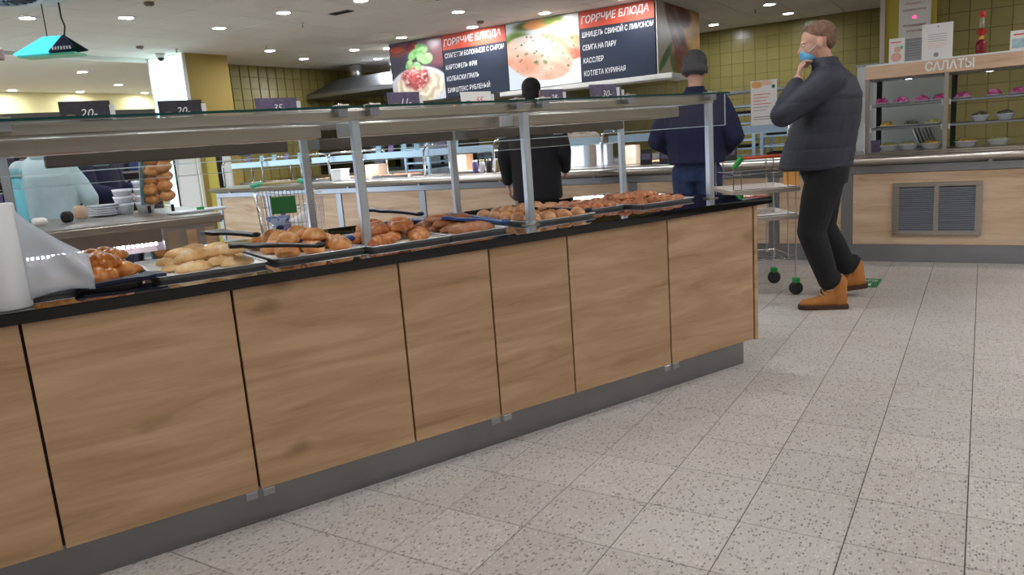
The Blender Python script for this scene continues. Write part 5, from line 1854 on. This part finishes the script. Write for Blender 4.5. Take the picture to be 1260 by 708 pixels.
# --- generic figure seen from behind
def figure(label, loc, rz, Ht, jacket, jcol, trouser, shoe=(30, 28, 28), hair=None, hat=None, arms=None, hem=.88, bulk=1.0, headpitch=0.0, jvar=.12, coll=True, lean=0.0, quilted=False, held=None):
    t = thing('person', label, 'person', loc, rz)
    k = Ht / 1.78
    def P(x, y, zz):
        return V((x + lean * max(0, zz - .95), y, zz)) * k
    b = MB()
    rings_z(b, [(.84 * k, 0, 0, .10, .15), (1.0 * k, P(0, 0, 1.0).x, 0, .11, .16), (1.2 * k, P(-.01, 0, 1.2).x, 0, .115, .17), (1.38 * k, P(-.02, 0, 1.38).x, 0, .11, .18), (1.47 * k, P(-.01, 0, 1.47).x, 0, .07, .10)])
    b.cap(P(-.01, 0, 1.45), .056, P(.01, 0, 1.58), .052)
    R = head(b, P(.025, 0, 1.655), 0, headpitch, k)
    ar = arms or {}
    out = []
    for sd_, nm in ((1, 'L'), (-1, 'R')):
        S_, E_, W_, hd_dir, pn = ar.get(nm, ((-.01, .19, 1.40), (-.03, .25, 1.12), (.05, .255, .88), (.15, 0, -1), (0, -1, 0)))
        S_, E_, W_ = [P(p[0], p[1] * sd_, p[2]) for p in (S_, E_, W_)]
        b.limb([(S_, .052), (E_, .040), (W_, .030)])
        hand(b, W_, V((hd_dir[0], hd_dir[1] * sd_, hd_dir[2])), V((pn[0], pn[1] * sd_, pn[2])), -sd_, .5, k)
        out.append((S_, E_, W_))
    for q in (1, -1):
        leg_prims(b, P(0, .09 * q, .90), V((.02, .10 * q, .50)) * k, V((-.01, .11 * q, .10)) * k, .85)
        b.cap(V((-.01, .11 * q, .09)) * k, .032, V((.10, .12 * q, .03)) * k, .015)
    link('body', organic(b, .0085, 2), M['skin'], t)
    eyes(R, t)
    j = MB()
    bb = bulk
    def rr(zz, x, rx, ry):
        return (zz * k, P(x, 0, zz).x, 0, rx * bb, ry * bb)
    rows = [rr(hem, 0, .155, .195), rr(hem + .012, 0, .165, .205), rr(max(hem + .1, 1.0), 0, .160, .20), rr(1.2, -.015, .165, .215), rr(1.34, -.02, .155, .222), rr(1.42, -.015, .125, .195), rr(1.49, -.005, .075, .10), rr(1.525, .0, .066, .074)]
    rings_z(j, rows, 26)
    for (S_, E_, W_) in out:
        j.limb([(S_ * 1.0 - V((0, .015 * (1 if S_.y > 0 else -1), .005)), .085 * bb), (S_.lerp(E_, .55), .074 * bb), (E_, .062 * bb), (E_.lerp(W_, .9), .046 * bb)], 14)
    me_ = organic(j, .010, 4)
    if quilted:
        quilt(me_, hem * k, 1.4 * k, 7, .007, 6)
    link(jacket, me_, jcol, t)
    tr_ = MB()
    rings_z(tr_, [(.80 * k, 0, 0, .12, .16), (.90 * k, 0, 0, .135, .17), (.99 * k, P(0, 0, .99).x, 0, .125, .165)], 20)
    for q in (1, -1):
        tr_.limb([(P(-.005, .092 * q, .87), .112), (V((.01, .10 * q, .68)) * k, .098), (V((.02, .102 * q, .50)) * k, .082), (V((-.005, .11 * q, .12)) * k, .066)], 14)
    link('trousers', organic(tr_, .010, 4), trouser, t)
    for q in (1, -1):
        u_, s_ = MB(), MB()
        boot(u_, s_, V((-.01, .11 * q, .093)), q * .12, 0, k=.95, hgt=.10)
        sh_ = link('shoe', organic(u_, .009, 2), pm('shoe_%d_%s' % (int(loc[0] * 100), 'l' if q > 0 else 'r'), shoe, .6), t)
        s_.build('sole', M['rubber'], sh_)
    if hair:
        h = MB()
        R3 = R.to_3x3().normalized()
        h.ell(R @ V((-.020, 0, .055)), (.102 * k, .087 * k, .088 * k), R3, 18, 12)
        h.ell(R @ V((-.05, 0, -.005)), (.066 * k, .080 * k, .098 * k), R3, 18, 12)
        link('hair', organic(h, .008, 2), hair, t)
    if hat:
        h = MB()
        R3 = R.to_3x3().normalized()
        h.ell(R @ V((-.012, 0, .085)), (.112 * k, .096 * k, .098 * k), R3, 20, 12)
        h.ell(R @ V((-.012, 0, .03)), (.116 * k, .100 * k, .070 * k), R3, 20, 12)
        me_ = organic(h, .008, 2)
        for v_ in me_.vertices:
            a_ = math.atan2(v_.co.y - R.translation.y, v_.co.x - R.translation.x)
            v_.co += v_.normal * .0025 * math.sin(a_ * 34)
        ho = link('beanie', me_, hat, t)
        bd = MB()
        bd.lathe([(.100, .0), (.108, .005), (.110, .05), (.104, .058)], 28, R @ Matrix.Translation((-.012, 0, -.008)) @ Matrix.Scale(1.07, 4, (1, 0, 0)) @ Matrix.Scale(.93, 4, (0, 1, 0)), caps=False)
        bd.build('beanie_brim', hat, ho, True)
    if coll:
        c_ = MB()
        x0 = P(-.005, 0, 1.5).x
        rings_z(c_, [(1.48 * k, x0, 0, .085, .10), (1.51 * k, x0, 0, .074, .080), (1.55 * k, x0 + .006, 0, .070, .072), (1.55 * k, x0 + .006, 0, .060, .060), (1.50 * k, x0, 0, .056, .060)], 22)
        c_.build('collar', jcol, t, True)
    return t, R


black_j = fabric('black_coat', (16, 16, 22), .2, .85, .3)
figure('dark haired man in a black coat seen from behind at the serving counter', (-3.40, 4.06, 0), math.radians(100), 1.735, 'coat', black_j, fabric('black_trousers', (14, 14, 17)),
       hair=fabric('black_hair', (18, 15, 14), .3, .7, .8, 40), hem=.70, bulk=1.12,
       arms=dict(L=((-.01, .20, 1.40), (-.05, .285, 1.12), (.03, .30, .86), (.1, -.05, -1), (0, -1, 0)), R=((-.01, .20, 1.40), (-.02, .28, 1.12), (.16, .23, .95), (.8, -.2, -.4), (0, -1, 0))))
figure('man in a navy jumper, jeans and grey beanie seen from behind', (-1.95, 4.12, 0), math.radians(96), 1.755, 'jumper', fabric('navy_jumper', (30, 32, 66), .15, .9, .3, 20),
       fabric('blue_jeans', (42, 56, 94), .25, .9, .3, 20), hat=fabric('grey_beanie', (84, 84, 86), .2, .95, .6, 50), hem=.945, bulk=1.13, headpitch=.15,
       arms=dict(L=((-.01, .20, 1.40), (-.04, .315, 1.14), (.20, .19, 1.02), (.8, -.5, 0), (0, -.5, -.8)), R=((-.01, .20, 1.40), (-.04, .315, 1.14), (.20, .19, 1.02), (.8, -.5, 0), (0, -.5, -.8))))
mint = fabric('mint_jacket', (198, 222, 228), .08, .75, .3, 8)
p_ = CW(-2.76, -4.22, 0)
figure('person in a pale mint jacket seen from behind at the left island', p_, ANG + math.radians(92), 1.60, 'jacket', mint, fabric('grey_trousers', (80, 80, 88)), hem=.80, bulk=.98,
       hair=fabric('brown_hair', (90, 66, 50), .3, .7, .8, 40), coll=True,
       arms=dict(L=((-.01, .17, 1.40), (-.04, .225, 1.12), (.10, .23, .93), (.6, 0, -.6), (0, -1, 0)), R=((-.01, .17, 1.40), (-.08, .30, 1.14), (.06, .31, .96), (.7, -.2, -.5), (0, -1, 0))))
p_ = CW(-2.38, -4.78, 0)
figure('person in dark navy reaching for the white cups at the left island', p_, ANG + math.radians(-38), 1.66, 'jacket', fabric('navy_jacket', (20, 28, 62), .2, .85, .3), fabric('dark_trousers', (22, 22, 30)),
       hem=.80, bulk=1.10, hair=fabric('dark_hair', (40, 32, 28), .3, .7, .8, 40),
       arms=dict(L=((.0, .19, 1.40), (.05, .26, 1.14), (.30, .20, 1.09), (1, -.1, .1), (0, -.5, -.8)), R=((.0, .19, 1.40), (.10, .25, 1.14), (.38, .16, 1.07), (1, 0, .1), (0, -.4, -.8))))
p_ = V((-4.12, 6.45, 0))
wk, wr_ = figure('kitchen worker in a beige overall between the two customers', p_, math.radians(-60), 1.50, 'overall', fabric('beige_overall', (206, 190, 174), .08, .85, .2), fabric('beige_trousers', (190, 176, 160)),
       hem=.55, bulk=1.05, hat=pm('white_cap', (226, 222, 214), .8), headpitch=.2)
